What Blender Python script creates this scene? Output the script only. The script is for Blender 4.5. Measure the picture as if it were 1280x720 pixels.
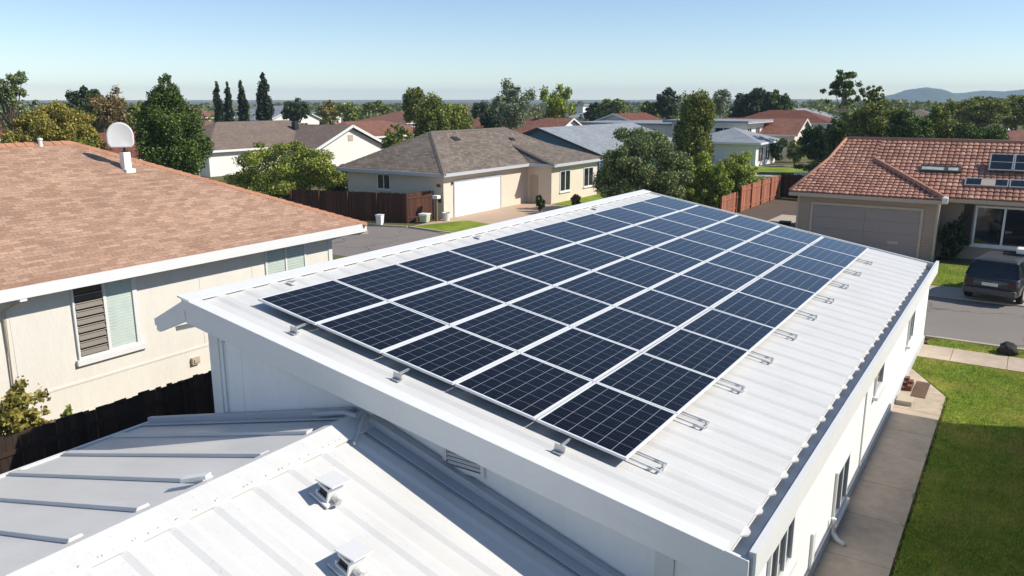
import bpy, bmesh, math, random
import numpy as np
from mathutils import Vector, Matrix
R = math.radians
for o in list(bpy.data.objects): bpy.data.objects.remove(o, do_unlink=True)
SC = bpy.context.scene
COL = SC.collection

# ------------------------------------------------------------------ camera
CAMH, PITCH, YAW, FPX = 8.0, 13.2533, 32.6655, 1002.0
cam = bpy.data.cameras.new('camera'); camo = bpy.data.objects.new('camera', cam); COL.objects.link(camo)
camo.location = (0, 0, CAMH); camo.rotation_euler = (R(90 - PITCH), 0, R(YAW))
cam.sensor_width = 36.0; cam.lens = 36.0 * FPX / 1280.0
cam.clip_start = 0.1; cam.clip_end = 12000
SC.camera = camo
# ------------------------------------------------------------------ light
SUN_EL, SUN_AZ = 39.0, 24.0          # azimuth measured from +X towards +Y
world = bpy.data.worlds.new("World"); SC.world = world; world.use_nodes = True
nt = world.node_tree; nt.nodes.clear()
sky = nt.nodes.new('ShaderNodeTexSky'); sky.sky_type = 'NISHITA'; sky.sun_disc = False
sky.sun_elevation = R(SUN_EL); sky.sun_rotation = R(90 - SUN_AZ)
sky.altitude = 0; sky.air_density = 0.8; sky.dust_density = 0.0; sky.ozone_density = 1.7
bg = nt.nodes.new('ShaderNodeBackground'); bg.inputs['Strength'].default_value = 0.125
wo = nt.nodes.new('ShaderNodeOutputWorld')
tint = nt.nodes.new('ShaderNodeMix'); tint.data_type = 'RGBA'; tint.blend_type = 'MULTIPLY'; tint.inputs[0].default_value = 1.0; tint.inputs[7].default_value = (.95, .97, 1.0, 1)
nt.links.new(sky.outputs[0], tint.inputs[6]); nt.links.new(tint.outputs[2], bg.inputs[0]); nt.links.new(bg.outputs[0], wo.inputs[0])
sl = bpy.data.lights.new('sun', 'SUN'); sl.energy = 4.75; sl.angle = R(0.53); sl.color = (1.0, 0.935, 0.84)
so = bpy.data.objects.new('sun', sl); COL.objects.link(so)
sd = Vector((math.cos(R(SUN_AZ)) * math.cos(R(SUN_EL)), math.sin(R(SUN_AZ)) * math.cos(R(SUN_EL)), math.sin(R(SUN_EL))))
so.rotation_euler = sd.to_track_quat('Z', 'Y').to_euler(); so.location = (40, 20, 40)
SC.view_settings.view_transform = 'Standard'; SC.view_settings.look = 'None'
SC.view_settings.exposure = 0.22; SC.view_settings.gamma = 1.0; SC.view_settings.use_curve_mapping = False
SC.cycles.max_bounces = 6; SC.cycles.diffuse_bounces = 3; SC.cycles.glossy_bounces = 3
SC.cycles.transmission_bounces = 3; SC.cycles.transparent_max_bounces = 4; SC.cycles.volume_bounces = 0

HAZE = 0.00021
# ------------------------------------------------------------------ helpers
def lin(h):
    h = h.lstrip('#'); v = [int(h[i:i+2], 16) / 255 for i in (0, 2, 4)]
    return tuple((c / 12.92 if c <= .04045 else ((c + .055) / 1.055) ** 2.4) for c in v) + (1.0,)

class N:                                     # tiny node-tree helper
    def __init__(s, name):
        s.m = bpy.data.materials.new(name); s.m.use_nodes = True
        s.t = s.m.node_tree; s.b = s.t.nodes['Principled BSDF']; s.out = s.t.nodes['Material Output']
    def n(s, typ, **kw):
        x = s.t.nodes.new(typ)
        for k, v in kw.items():
            if k in x.inputs: x.inputs[k].default_value = v
            else: setattr(x, k, v)
        return x
    def l(s, a, b): s.t.links.new(a, b)
    def coord(s, kind='Object', scale=(1, 1, 1)):
        tc = s.n('ShaderNodeTexCoord'); mp = s.n('ShaderNodeMapping'); mp.inputs['Scale'].default_value = scale
        s.l(tc.outputs[kind], mp.inputs[0]); return mp.outputs[0]
    def noise(s, vec, scale, detail=4, rough=.6):
        x = s.n('ShaderNodeTexNoise'); x.inputs['Scale'].default_value = scale
        x.inputs['Detail'].default_value = detail; x.inputs['Roughness'].default_value = rough
        s.l(vec, x.inputs['Vector']); return x.outputs['Fac']
    def ramp(s, fac, stops):
        x = s.n('ShaderNodeValToRGB'); e = x.color_ramp.elements
        while len(e) < len(stops): e.new(.5)
        for i, (p, c) in enumerate(stops): e[i].position = p; e[i].color = c
        s.l(fac, x.inputs[0]); return x.outputs[0]
    def mix(s, fac, a, b, mode='MIX'):
        x = s.n('ShaderNodeMix'); x.data_type = 'RGBA'; x.blend_type = mode
        for v, i in ((fac, 0), (a, 6), (b, 7)):
            if hasattr(v, 'links') or hasattr(v, 'is_output'): s.l(v, x.inputs[i])
            else: x.inputs[i].default_value = v
        return x.outputs[2]
    def bump(s, h, strength=.3, dist=.02):
        x = s.n('ShaderNodeBump'); x.inputs['Strength'].default_value = strength; x.inputs['Distance'].default_value = dist
        s.l(h, x.inputs['Height']); s.l(x.outputs[0], s.b.inputs['Normal']); return x

def mul(c, k): return (min(c[0]*k, 1), min(c[1]*k, 1), min(c[2]*k, 1), 1)

def M(name, c, rough=.6, var=.12, scale=3., bump=0., metallic=0., spec=.5, stretch=(1, 1, 1), kind='Object', fine=True):
    a = N(name); c = lin(c) if isinstance(c, str) else tuple(c) + (1,)
    v = a.coord(kind, stretch)
    f = a.noise(v, scale, 6)
    col = a.ramp(f, [(.3, mul(c, 1 - var)), (.7, mul(c, 1 + var))])
    if fine:
        g = a.noise(v, scale * 9, 3)
        col = a.mix(.35, col, a.ramp(g, [(.35, mul(c, 1 - var)), (.65, mul(c, 1 + var))]))
    a.l(col, a.b.inputs['Base Color'])
    a.b.inputs['Roughness'].default_value = rough; a.b.inputs['Metallic'].default_value = metallic
    a.b.inputs['Specular IOR Level'].default_value = spec
    if bump: a.bump(a.noise(v, scale * 12, 3), bump, .02)
    return a.m

def shingle(name, c1, c2, mortar, bw=.33, rh=.145, ms=.006, big=.15, bstr=.5):
    a = N(name); tc = a.n('ShaderNodeTexCoord'); uv = tc.outputs['UV']
    wob = a.n('ShaderNodeTexNoise'); wob.inputs['Scale'].default_value = 1.6; a.l(uv, wob.inputs['Vector'])
    vm = a.n('ShaderNodeVectorMath', operation='MULTIPLY_ADD'); vm.inputs[1].default_value = (.07, .035, 0); a.l(wob.outputs['Color'], vm.inputs[0]); a.l(uv, vm.inputs[2])
    br = a.n('ShaderNodeTexBrick'); a.l(vm.outputs[0], br.inputs['Vector'])
    br.inputs['Scale'].default_value = 1; br.inputs['Brick Width'].default_value = bw; br.inputs['Row Height'].default_value = rh
    br.inputs['Mortar Size'].default_value = ms; br.inputs['Mortar Smooth'].default_value = .3; br.offset = .41
    br.inputs['Color1'].default_value = lin(c1); br.inputs['Color2'].default_value = lin(c2); br.inputs['Mortar'].default_value = lin(mortar)
    n1 = a.noise(uv, .45, 5); n2 = a.noise(uv, 14, 4, .7)
    col = a.mix(1.0, br.outputs['Color'], a.ramp(n1, [(.3, (1-big,)*3+(1,)), (.7, (1+big,)*3+(1,))]), 'MULTIPLY')
    col = a.mix(1.0, col, a.ramp(n2, [(.3, (.72,)*3+(1,)), (.7, (1.2,)*3+(1,))]), 'MULTIPLY')
    a.l(col, a.b.inputs['Base Color']); a.b.inputs['Roughness'].default_value = .9; a.b.inputs['Specular IOR Level'].default_value = .2
    # each course rises towards its lower edge
    sx = a.n('ShaderNodeSeparateXYZ'); a.l(vm.outputs[0], sx.inputs[0])
    dv = a.n('ShaderNodeMath', operation='DIVIDE'); dv.inputs[1].default_value = rh; a.l(sx.outputs['Y'], dv.inputs[0])
    fr = a.n('ShaderNodeMath', operation='FRACT'); a.l(dv.outputs[0], fr.inputs[0])
    sb = a.n('ShaderNodeMath', operation='SUBTRACT'); sb.inputs[0].default_value = 1; a.l(fr.outputs[0], sb.inputs[1])
    ml = a.n('ShaderNodeMath', operation='MULTIPLY_ADD'); a.l(n2, ml.inputs[0]); ml.inputs[1].default_value = .35; a.l(sb.outputs[0], ml.inputs[2])
    a.bump(ml.outputs[0], bstr, .02)
    return a.m

def leafmat(name, c1, c2, c3=None, trans=.24):
    a = N(name); c3 = c3 or c2
    g = a.n('ShaderNodeNewGeometry')
    col = a.ramp(g.outputs['Random Per Island'], [(0, lin(c1)), (.6, lin(c2)), (1, lin(c3))])
    f = a.noise(a.coord('Object'), .8, 3)
    col = a.mix(1.0, col, a.ramp(f, [(.35, (.9, .9, .88, 1)), (.65, (1.4, 1.38, 1.3, 1))]), 'MULTIPLY')
    a.l(col, a.b.inputs['Base Color']); a.b.inputs['Roughness'].default_value = .55
    a.b.inputs['Specular IOR Level'].default_value = .25
    tr = a.n('ShaderNodeBsdfTranslucent'); a.l(col, tr.inputs['Color'])
    mx = a.n('ShaderNodeMixShader'); mx.inputs[0].default_value = trans
    a.l(a.b.outputs[0], mx.inputs[1]); a.l(tr.outputs[0], mx.inputs[2]); a.l(mx.outputs[0], a.out.inputs['Surface'])
    return a.m

def glassmat(name, c, rough=.05):
    a = N(name); v = a.coord('Object')
    col = a.ramp(a.noise(v, 1.1, 3), [(.35, mul(lin(c), .7)), (.65, mul(lin(c), 1.35))])
    a.l(col, a.b.inputs['Base Color']); a.b.inputs['Roughness'].default_value = rough
    a.b.inputs['Coat Weight'].default_value = .5; a.b.inputs['Coat Roughness'].default_value = .02
    return a.m

def tag(o, label=None, cat=None, group=None, kind=None):
    if label: o['label'] = label
    if cat: o['category'] = cat
    if group: o['group'] = group
    if kind: o['kind'] = kind
    return o
def thing(name, label, cat, loc=(0, 0, 0), group=None, rot=(0, 0, 0)):
    o = bpy.data.objects.new(name, None); COL.objects.link(o); o.location = loc; o.rotation_euler = rot
    o.empty_display_size = .2
    return tag(o, label, cat, group)
def world_loc(o):
    v = Vector((0, 0, 0))
    while o: v = v + o.location; o = o.parent
    return v
def dup(root, loc, label=None, rotz=None):
    r = root.copy(); COL.objects.link(r); r.location = loc
    if rotz is not None: r.rotation_euler.z = rotz
    if label: r['label'] = label
    for ch in list(root.children):
        c = ch.copy(); COL.objects.link(c); c.parent = r
        for g in list(ch.children):
            d = g.copy(); COL.objects.link(d); d.parent = c
    return r

class MB:
    def __init__(s): s.v = []; s.f = []; s.fm = []; s.mi = 0
    def add(s, vs, fs):
        k = len(s.v); s.v += [tuple(map(float, p)) for p in vs]
        for f in fs: s.f.append([i + k for i in f]); s.fm.append(s.mi)
        return s
    def box(s, x0, x1, y0, y1, z0, z1):
        if x0 > x1: x0, x1 = x1, x0
        if y0 > y1: y0, y1 = y1, y0
        if z0 > z1: z0, z1 = z1, z0
        return s.add([(x0,y0,z0),(x1,y0,z0),(x1,y1,z0),(x0,y1,z0),(x0,y0,z1),(x1,y0,z1),(x1,y1,z1),(x0,y1,z1)],
                     [(0,3,2,1),(4,5,6,7),(0,1,5,4),(1,2,6,5),(2,3,7,6),(3,0,4,7)])
    def obox(s, c, size, mat3):
        hx, hy, hz = size[0]/2, size[1]/2, size[2]/2; c = Vector(c)
        vs = [c + mat3 @ Vector(p) for p in [(-hx,-hy,-hz),(hx,-hy,-hz),(hx,hy,-hz),(-hx,hy,-hz),(-hx,-hy,hz),(hx,-hy,hz),(hx,hy,hz),(-hx,hy,hz)]]
        return s.add(vs, [(0,3,2,1),(4,5,6,7),(0,1,5,4),(1,2,6,5),(2,3,7,6),(3,0,4,7)])
    def poly(s, pts): return s.add(pts, [tuple(range(len(pts)))])
    def slab(s, pts, t, d=(0, 0, -1)):            # polygon thickened along d
        n = len(pts); d = Vector(d).normalized() * t
        lo = [Vector(p) + d for p in pts]
        fs = [tuple(range(n)), tuple(range(2*n - 1, n - 1, -1))] + [(i, i + n, (i+1) % n + n, (i+1) % n) for i in range(n)]
        return s.add(list(pts) + lo, fs)
    def wall(s, face, p, u0, u1, z0, z1, d0, d1):  # box on an axis aligned facade
        if face == '+X': return s.box(p+d0, p+d1, u0, u1, z0, z1)
        if face == '-X': return s.box(p-d1, p-d0, u0, u1, z0, z1)
        if face == '-Y': return s.box(u0, u1, p-d1, p-d0, z0, z1)
        return s.box(u0, u1, p+d0, p+d1, z0, z1)
    def bar(s, a, b, w, h, up=(0, 0, 1)):
        a, b = Vector(a), Vector(b); d = (b - a).normalized(); r = d.cross(Vector(up))
        if r.length < 1e-4: r = d.cross(Vector((1, 0, 0)))
        r.normalize(); u = r.cross(d)
        q = [(-w/2, -h/2), (w/2, -h/2), (w/2, h/2), (-w/2, h/2)]
        vs = [a + r*x + u*y for x, y in q] + [b + r*x + u*y for x, y in q]
        return s.add(vs, [(3,2,1,0),(4,5,6,7),(0,1,5,4),(1,2,6,5),(2,3,7,6),(3,0,4,7)])
    def tube(s, pts, radii, n=8, cap=True):
        pts = [Vector(p) for p in pts]
        if not hasattr(radii, '__len__'): radii = [radii] * len(pts)
        vs = []; ref = Vector((0, 0, 1))
        for i, p in enumerate(pts):
            d = (pts[min(i+1, len(pts)-1)] - pts[max(i-1, 0)]).normalized()
            r = d.cross(ref)
            if r.length < .05: r = d.cross(Vector((0, 1, 0)))
            r.normalize(); u = r.cross(d)
            for k in range(n):
                t = 2*math.pi*k/n; vs.append(p + (r*math.cos(t) + u*math.sin(t)) * radii[i])
        fs = []
        for i in range(len(pts)-1):
            for k in range(n): fs.append((i*n+k, i*n+(k+1) % n, (i+1)*n+(k+1) % n, (i+1)*n+k))
        if cap: fs.append(tuple(range(n-1, -1, -1))); fs.append(tuple(range((len(pts)-1)*n, len(pts)*n)))
        return s.add(vs, fs)
    def lathe(s, prof, c=(0, 0, 0), n=20):       # prof: (r, z)
        return s._lathe(prof, c, n)
    def _lathe(s, prof, c, n):
        vs = []; fs = []
        for r, z in prof:
            for k in range(n):
                t = 2*math.pi*k/n; vs.append((c[0]+r*math.cos(t), c[1]+r*math.sin(t), c[2]+z))
        for i in range(len(prof)-1):
            for k in range(n): fs.append((i*n+k, i*n+(k+1) % n, (i+1)*n+(k+1) % n, (i+1)*n+k))
        fs.append(tuple(range(n-1, -1, -1))); fs.append(tuple(range((len(prof)-1)*n, len(prof)*n)))
        return s.add(vs, fs)
    def build(s, name, mat, parent=None, smooth=False, bevel=0, fix=True, **t):
        me = bpy.data.meshes.new(name)
        off = world_loc(parent) if parent else Vector((0, 0, 0))
        vs = [(p[0]-off.x, p[1]-off.y, p[2]-off.z) for p in s.v]
        me.from_pydata(vs, [], s.f)
        mats = mat if isinstance(mat, (list, tuple)) else [mat]
        for m in mats: me.materials.append(m)
        me.polygons.foreach_set('material_index', s.fm)
        if fix:
            bm = bmesh.new(); bm.from_mesh(me); bmesh.ops.recalc_face_normals(bm, faces=bm.faces); bm.to_mesh(me); bm.free()
        uv = me.uv_layers.new(name='UVMap'); ud = np.zeros(len(me.loops)*2)
        for p in me.polygons:
            nn = p.normal; u = Vector((0, 0, 1)).cross(nn)
            if u.length < .02: u = Vector((1, 0, 0))
            u.normalize(); w = nn.cross(u)
            for li in p.loop_indices:
                c = Vector(s.v[me.loops[li].vertex_index]); ud[2*li] = c.dot(u); ud[2*li+1] = c.dot(w)
        uv.data.foreach_set('uv', ud)
        if smooth: me.polygons.foreach_set('use_smooth', [True]*len(me.polygons))
        o = bpy.data.objects.new(name, me); COL.objects.link(o)
        if parent: o.parent = parent
        if bevel:
            b = o.modifiers.new('bevel', 'BEVEL'); b.width = bevel; b.segments = 2; b.limit_method = 'ANGLE'; b.angle_limit = R(40)
        return tag(o, t.get('label'), t.get('cat'), t.get('group'), t.get('kind'))

# where a column of the view stands at a given distance (used to lay out the neighbourhood)
CY, SY = math.cos(R(YAW)), math.sin(R(YAW)); CP, SP = math.cos(R(PITCH)), math.sin(R(PITCH))
def ray(px, py):
    v = ((px-640)/FPX, -(py-360)/FPX, 1.)
    r, u, f = v[0], v[1]*CP - SP, v[1]*SP + CP
    return r*CY - f*SY, r*SY + f*CY, u, f
def at(px, D):
    x, y, u, f = ray(px, 124); return Vector((x*D/f, y*D/f, 0))
def zat(py, D):
    x, y, u, f = ray(640, py); return CAMH + u*D/f
def gr(px, py, z=0):
    x, y, u, f = ray(px, py); t = (z-CAMH)/u; return Vector((x*t, y*t, z))

# ------------------------------------------------------------------ materials
MT = {}
def roofwhite(name, rough, streak):
    a = N(name); v = a.coord('Object'); vs = a.coord('Object', streak)
    c = lin('#DAD9D5')
    col = a.ramp(a.noise(v, .7, 6), [(.3, mul(c, .90)), (.7, mul(c, 1.0))])
    col = a.mix(1., col, a.ramp(a.noise(vs, 1.3, 5, .65), [(.28, (.945, .94, .925, 1)), (.6, (1, 1, 1, 1))]), 'MULTIPLY')
    col = a.mix(1., col, a.ramp(a.noise(v, 26, 2), [(.26, (.82, .80, .77, 1)), (.36, (1, 1, 1, 1))]), 'MULTIPLY')
    a.l(col, a.b.inputs['Base Color']); a.b.inputs['Roughness'].default_value = rough
    a.bump(a.noise(v, 3, 3), .06, .03); return a.m
MT['white_roof'] = roofwhite('white_roof_paint', .42, (.25, 3, 1))
MT['white_wall'] = M('white_wall_paint', '#EDEDEA', .65, .05, 1.2, .12, stretch=(1, 1, .3))
MT['trim'] = M('white_trim_paint', '#DDDDDA', .5, .04, 2)
MT['cream'] = M('cream_stucco', '#DBD6CB', .85, .055, 1.1, .3, stretch=(1, 1, .35))
MT['beige'] = M('beige_stucco', '#D8CBB8', .85, .06, .8, .15)
MT['taupe'] = M('taupe_wall', '#A09180', .8, .06, .9, .1)
MT['taupe_door'] = M('taupe_door_paint', '#938C86', .6, .04, 1)
MT['tan_trim'] = M('tan_trim_paint', '#B7A894', .6, .05, 2)
MT['door_white'] = M('white_door_paint', '#EDEDEA', .5, .03, 1)
MT['grey_trim'] = M('pale_grey_trim', '#B9BCC0', .5, .05, 2)
MT['shing_pink'] = shingle('pink_brown_shingle', '#BD9A82', '#9E7E69', '#7E6454', .31, .135, .005, .14, .8)
MT['shing_grey'] = shingle('grey_shingle', '#8A7E72', '#6C6259', '#473F39', .4, .2, .012, .12, .8)
MT['shing_brown'] = shingle('brown_shingle', '#85756A', '#75675D', '#574B43', .4, .22, .01, .1)
MT['shing_red'] = shingle('red_tile_far', '#976B5A', '#80594A', '#583A2F', .4, .3, .02, .15)
MT['shing_rust'] = shingle('rust_tile_far', '#855545', '#70473A', '#4A2E25', .4, .3, .02, .15)
MT['shing_pale'] = shingle('pale_grey_roof', '#9AA0A4', '#898F94', '#686E73', .5, .25, .01, .1)
MT['tile'] = shingle('clay_tile', '#AE6B4D', '#7C4433', '#3E211A', .33, .34, .02, .14, .2)
MT['tile_cap'] = M('clay_ridge_tile', '#B07F69', .85, .2, 2.5, .2)
def asphalt():
    a = N('asphalt'); c = (.225, .198, .174, 1); v = a.coord('Object')
    col = a.ramp(a.noise(v, .3, 6), [(.3, mul(c, .84)), (.7, mul(c, 1.1))])
    col = a.mix(.5, col, a.ramp(a.noise(v, 18, 3), [(.3, mul(c, .8)), (.7, mul(c, 1.2))]))
    wb = a.n('ShaderNodeTexNoise'); wb.inputs['Scale'].default_value = .8; wb.inputs['Detail'].default_value = 5; a.l(v, wb.inputs['Vector'])
    vm = a.n('ShaderNodeVectorMath', operation='MULTIPLY_ADD'); vm.inputs[1].default_value = (2.2, 2.2, 0); a.l(wb.outputs['Color'], vm.inputs[0]); a.l(v, vm.inputs[2])
    vo = a.n('ShaderNodeTexVoronoi'); vo.feature = 'DISTANCE_TO_EDGE'; vo.inputs['Scale'].default_value = .22; a.l(vm.outputs[0], vo.inputs['Vector'])
    col = a.mix(1., col, a.ramp(vo.outputs['Distance'], [(.003, (.5, .48, .46, 1)), (.010, (1, 1, 1, 1))]), 'MULTIPLY')
    a.l(col, a.b.inputs['Base Color']); a.b.inputs['Roughness'].default_value = .92; a.bump(a.noise(v, 30, 3), .25, .02); return a.m
MT['asphalt'] = asphalt()
MT['concrete'] = M('concrete', '#B5A592', .9, .1, .6, .2)
MT['concrete_pink'] = M('pinkish_concrete', '#B79F88', .9, .08, .6, .15)
MT['kerb'] = M('kerb_concrete', '#B0A592', .9, .1, 1.5, .2)
MT['dark_fence'] = M('dark_stained_boards', '#2A1D16', .85, .35, 2, .3, stretch=(6, 6, .5))
MT['brown_fence'] = M('brown_stained_boards', '#6A3F2E', .85, .25, 2, .3, stretch=(6, 6, .5))
MT['red_fence'] = M('redwood_boards', '#A5532F', .8, .22, 2, .3, stretch=(6, 6, .5))
MT['metal'] = M('galvanised_metal', '#C5C6C4', .4, .08, 4, 0, .6)
MT['dark_metal'] = M('dark_metal', '#2B2A29', .5, .2, 4)
MT['alu'] = M('anodised_frame', '#DFE1E2', .4, .05, 4, 0, 0)
MT['plastic_dark'] = M('dark_plastic', '#17171A', .6, .2, 4)
MT['bark'] = M('bark', '#5A4A3C', .95, .3, 3, .5, stretch=(1, 1, .3))
MT['bark_pale'] = M('pale_bark', '#9B8C78', .95, .25, 3, .5, stretch=(1, 1, .3))
MT['glass'] = glassmat('dark_window_glass', '#1B2124')
MT['glass_pale'] = glassmat('pale_window_glass', '#B4C0B8', .12)
MT['louvre'] = M('window_slat', '#4E4438', .5, .1, 4)
MT['louvre_light'] = M('pale_blind', '#BDC8BF', .5, .06, 4)
MT['rubber'] = M('tyre_rubber', '#141414', .85, .15, 5)
MT['blue_wall'] = M('blue_wall_paint', '#4F6F86', .8, .05, .8)
MT['white_far'] = M('white_render', '#E2DFD8', .8, .05, .6)
MT['stone_dark'] = M('dark_rock', '#2A2826', .9, .4, 4, .7)
MT['brick'] = M('red_brick', '#8A4A38', .9, .2, 5, .3)
MT['soil'] = M('soil', '#6B5A45', .95, .2, 1.5, .4)

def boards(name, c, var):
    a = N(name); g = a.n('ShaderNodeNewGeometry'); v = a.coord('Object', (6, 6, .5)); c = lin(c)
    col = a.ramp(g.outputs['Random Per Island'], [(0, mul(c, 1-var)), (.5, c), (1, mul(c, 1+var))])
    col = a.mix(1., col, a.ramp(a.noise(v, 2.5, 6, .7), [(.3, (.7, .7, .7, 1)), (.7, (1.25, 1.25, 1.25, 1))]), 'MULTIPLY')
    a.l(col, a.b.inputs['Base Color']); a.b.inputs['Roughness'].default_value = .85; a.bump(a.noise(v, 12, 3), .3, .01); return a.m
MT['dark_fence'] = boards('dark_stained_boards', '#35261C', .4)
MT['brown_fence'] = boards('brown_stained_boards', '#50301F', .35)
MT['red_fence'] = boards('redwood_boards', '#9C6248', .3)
MT['picket_white'] = boards('white_pickets', '#DDD8CE', .06)
# lawn / ground
def lawnmat(name, c1, c2, c3):
    a = N(name); v = a.coord('Object')
    f = a.noise(v, .55, 6, .65); g = a.noise(v, 30, 3, .7)
    col = a.ramp(f, [(.3, lin(c1)), (.55, lin(c2)), (.75, lin(c3))])
    col = a.mix(1., col, a.ramp(g, [(.3, (.55, .55, .5, 1)), (.7, (1.35, 1.35, 1.2, 1))]), 'MULTIPLY')
    a.l(col, a.b.inputs['Base Color']); a.b.inputs['Roughness'].default_value = .9; a.b.inputs['Specular IOR Level'].default_value = .15
    a.bump(g, .6, .05); return a.m
MT['lawn'] = lawnmat('lawn_turf', '#667A26', '#819434', '#A6A552')
MT['ground'] = lawnmat('ground_cover', '#5B5B3A', '#6D6647', '#7D7455')
def blademat():
    a = N('grass_blade'); g = a.n('ShaderNodeNewGeometry'); tc = a.n('ShaderNodeTexCoord')
    col = a.ramp(g.outputs['Random Per Island'], [(0, lin('#5E7824')), (.6, lin('#86993A')), (1, lin('#ABAF62'))])
    f = a.noise(tc.outputs['Object'], .75, 6, .65); dry = a.ramp(f, [(.45, (0, 0, 0, 1)), (.66, (1, 1, 1, 1))])
    col = a.mix(dry, col, lin('#BBA768')); h = a.noise(tc.outputs['Object'], 3.5, 3)
    col = a.mix(1., col, a.ramp(h, [(.35, (.72, .78, .7, 1)), (.65, (1.15, 1.17, 1.05, 1))]), 'MULTIPLY')
    a.l(col, a.b.inputs['Base Color']); a.b.inputs['Roughness'].default_value = .6
    tr = a.n('ShaderNodeBsdfTranslucent'); a.l(col, tr.inputs['Color']); mx = a.n('ShaderNodeMixShader'); mx.inputs[0].default_value = .35
    a.l(a.b.outputs[0], mx.inputs[1]); a.l(tr.outputs[0], mx.inputs[2]); a.l(mx.outputs[0], a.out.inputs['Surface']); return a.m
MT['blade'] = blademat()

# ================================================================== SETTING
def sheet(name, pts, z, mat, thick=.0, kind='structure'):
    m = MB()
    if thick: m.slab([(x, y, z) for x, y in pts], thick)
    else: m.poly([(x, y, z) for x, y in pts])
    return m.build(name, mat, kind=kind)
# the ground: one sheet, finer near, reaching the horizon
m = MB(); m.poly([(-7000, -3000, 0), (5000, -3000, 0), (5000, 9000, 0), (-7000, 9000, 0)]); m.build('ground', MT['ground'], kind='structure')
sheet('street', [(-120, 30.0), (-24, 30.0), (30, 30.0), (60, 30), (60, 36.7), (-22, 36.7), (-28.9, 38.5), (-33.2, 39.1), (-36, 38.0), (-120, 36.5)], .006, MT['asphalt'])
m = MB(); m.box(-2.3, 30, 29.72, 29.9, 0, .14); m.build('kerb', MT['kerb'], kind='structure', bevel=.02)
m = MB(); m.box(-2.9, 30, 36.72, 36.9, 0, .06); m.build('kerb', MT['kerb'], kind='structure', bevel=.02)
m = MB(); m.bar((-28.8, 38.62, .05), (-32.9, 39.18, .05), .16, .12); m.bar((-33.1, 39.2, .05), (-36, 38.3, .05), .16, .1); m.build('kerb', MT['kerb'], kind='structure')
# near side: path along the white wall, lawn, sidewalk, verge
pathm = M('path_concrete', '#B5A490', .9, .24, .5, .2)
m = MB()
ys = [9.0, 10.6, 12.3, 13.9, 15.6, 17.2, 18.9, 20.5, 22.1, 23.7]
for a0, b0 in zip(ys, ys[1:]): m.box(-2.6, -1.16, a0+.006, b0-.006, 0, .12)
m.slab([(-2.6, 23.706, .12), (-1.17, 23.706, .12), (-2.3, 25.9, .12), (-2.6, 25.9, .12)], .1)
m.slab([(-4.4, 25.912, .12), (-2.32, 25.912, .12), (-2.36, 27.15, .12), (-4.4, 27.15, .12)], .1)
m.build('path', pathm, kind='structure', bevel=.008)
m = MB(); x = -4.4
m.slab([(-4.4, 28.72, .12), (-2.35, 28.72, .12), (-2.3, 29.7, .12), (-2.6, 30.2, .02), (-4.4, 30.2, .02)], .1)
while x < 24:
    m.box(x+.006, x+1.514, 27.2, 28.7, 0, .12); x += 1.52
m.build('sidewalk', pathm, kind='structure', bevel=.008)
sheet('lawn', [(-1.13, 6), (14, 6), (14, 27.17), (-2.3, 27.17), (-2.26, 25.93), (-1.08, 23.75)], .10, MT['lawn'], .1)
sheet('lawn', [(-2.15, 28.98), (-2.05, 28.75), (14, 28.75), (14, 29.7), (-2.0, 29.7), (-2.2, 29.3)], .10, MT['lawn'], .1)
# far side: driveways and lawns of the tiled house
sheet('driveway', [(-10.6, 36.92), (-3.7, 36.92), (-3.7, 45.2), (-10.6, 45.2)], .05, MT['concrete_pink'], .045)
sheet('driveway', [(-3.66, 36.92), (2.6, 36.92), (2.6, 43.8), (-1.75, 43.8), (-1.75, 39.0), (-3.66, 38.7)], .052, MT['concrete'], .047)
sheet('lawn', [(-3.66, 38.74), (-1.79, 39.04), (-1.79, 44.4), (-3.66, 44.4)], .08, MT['lawn'], .078)
sheet('yard', [(-17.3, 40), (-10.8, 40), (-10.8, 66.5), (-17.3, 66.5)], .012, M('shade_darkened_dirt', '#5A4C40', .95, .2, .8, .3))  # dirt darkened in its colour for the shade beside the tiled house
# far side: driveway and verge of the grey roofed house
sheet('driveway', [(-33.3, 43.3), (-33.0, 39.3), (-31.6, 39.15), (-25, 36.75), (-22, 36.75), (-22, 54), (-33.3, 54)], .04, MT['concrete_pink'], .036)
sheet('lawn', [(-32.9, 39.25), (-29.0, 38.65), (-28.2, 42.6), (-31.4, 43.3)], .09, MT['lawn'], .08)
sheet('lawn', [(-31.0, 54.1), (-24, 54.1), (-24, 62), (-31.0, 62)], .06, MT['lawn'], .05)
# second street in the middle distance
c = at(960, 84); d1 = Vector((.94, .34, 0)).normalized(); d2 = Vector((-.34, .94, 0))
def strip(name, c, w, l, z, mat):
    p = [c - d1*l - d2*w, c + d1*l - d2*w, c + d1*l + d2*w, c - d1*l + d2*w]
    sheet(name, [(q.x, q.y) for q in p], z, mat, .0)
strip('street', at(955, 79), 3.2, 16, .02, MT['asphalt'])
strip('sidewalk', at(965, 86.5), 1.2, 17, .03, MT['concrete'])
strip('lawn', at(955, 93), 3.0, 9, .035, MT['lawn'])
strip('lawn', at(1010, 96), 3.0, 9, .04, MT['lawn'])
strip('driveway', at(962, 99), 1.0, 9, .05, MT['concrete'])

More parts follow.
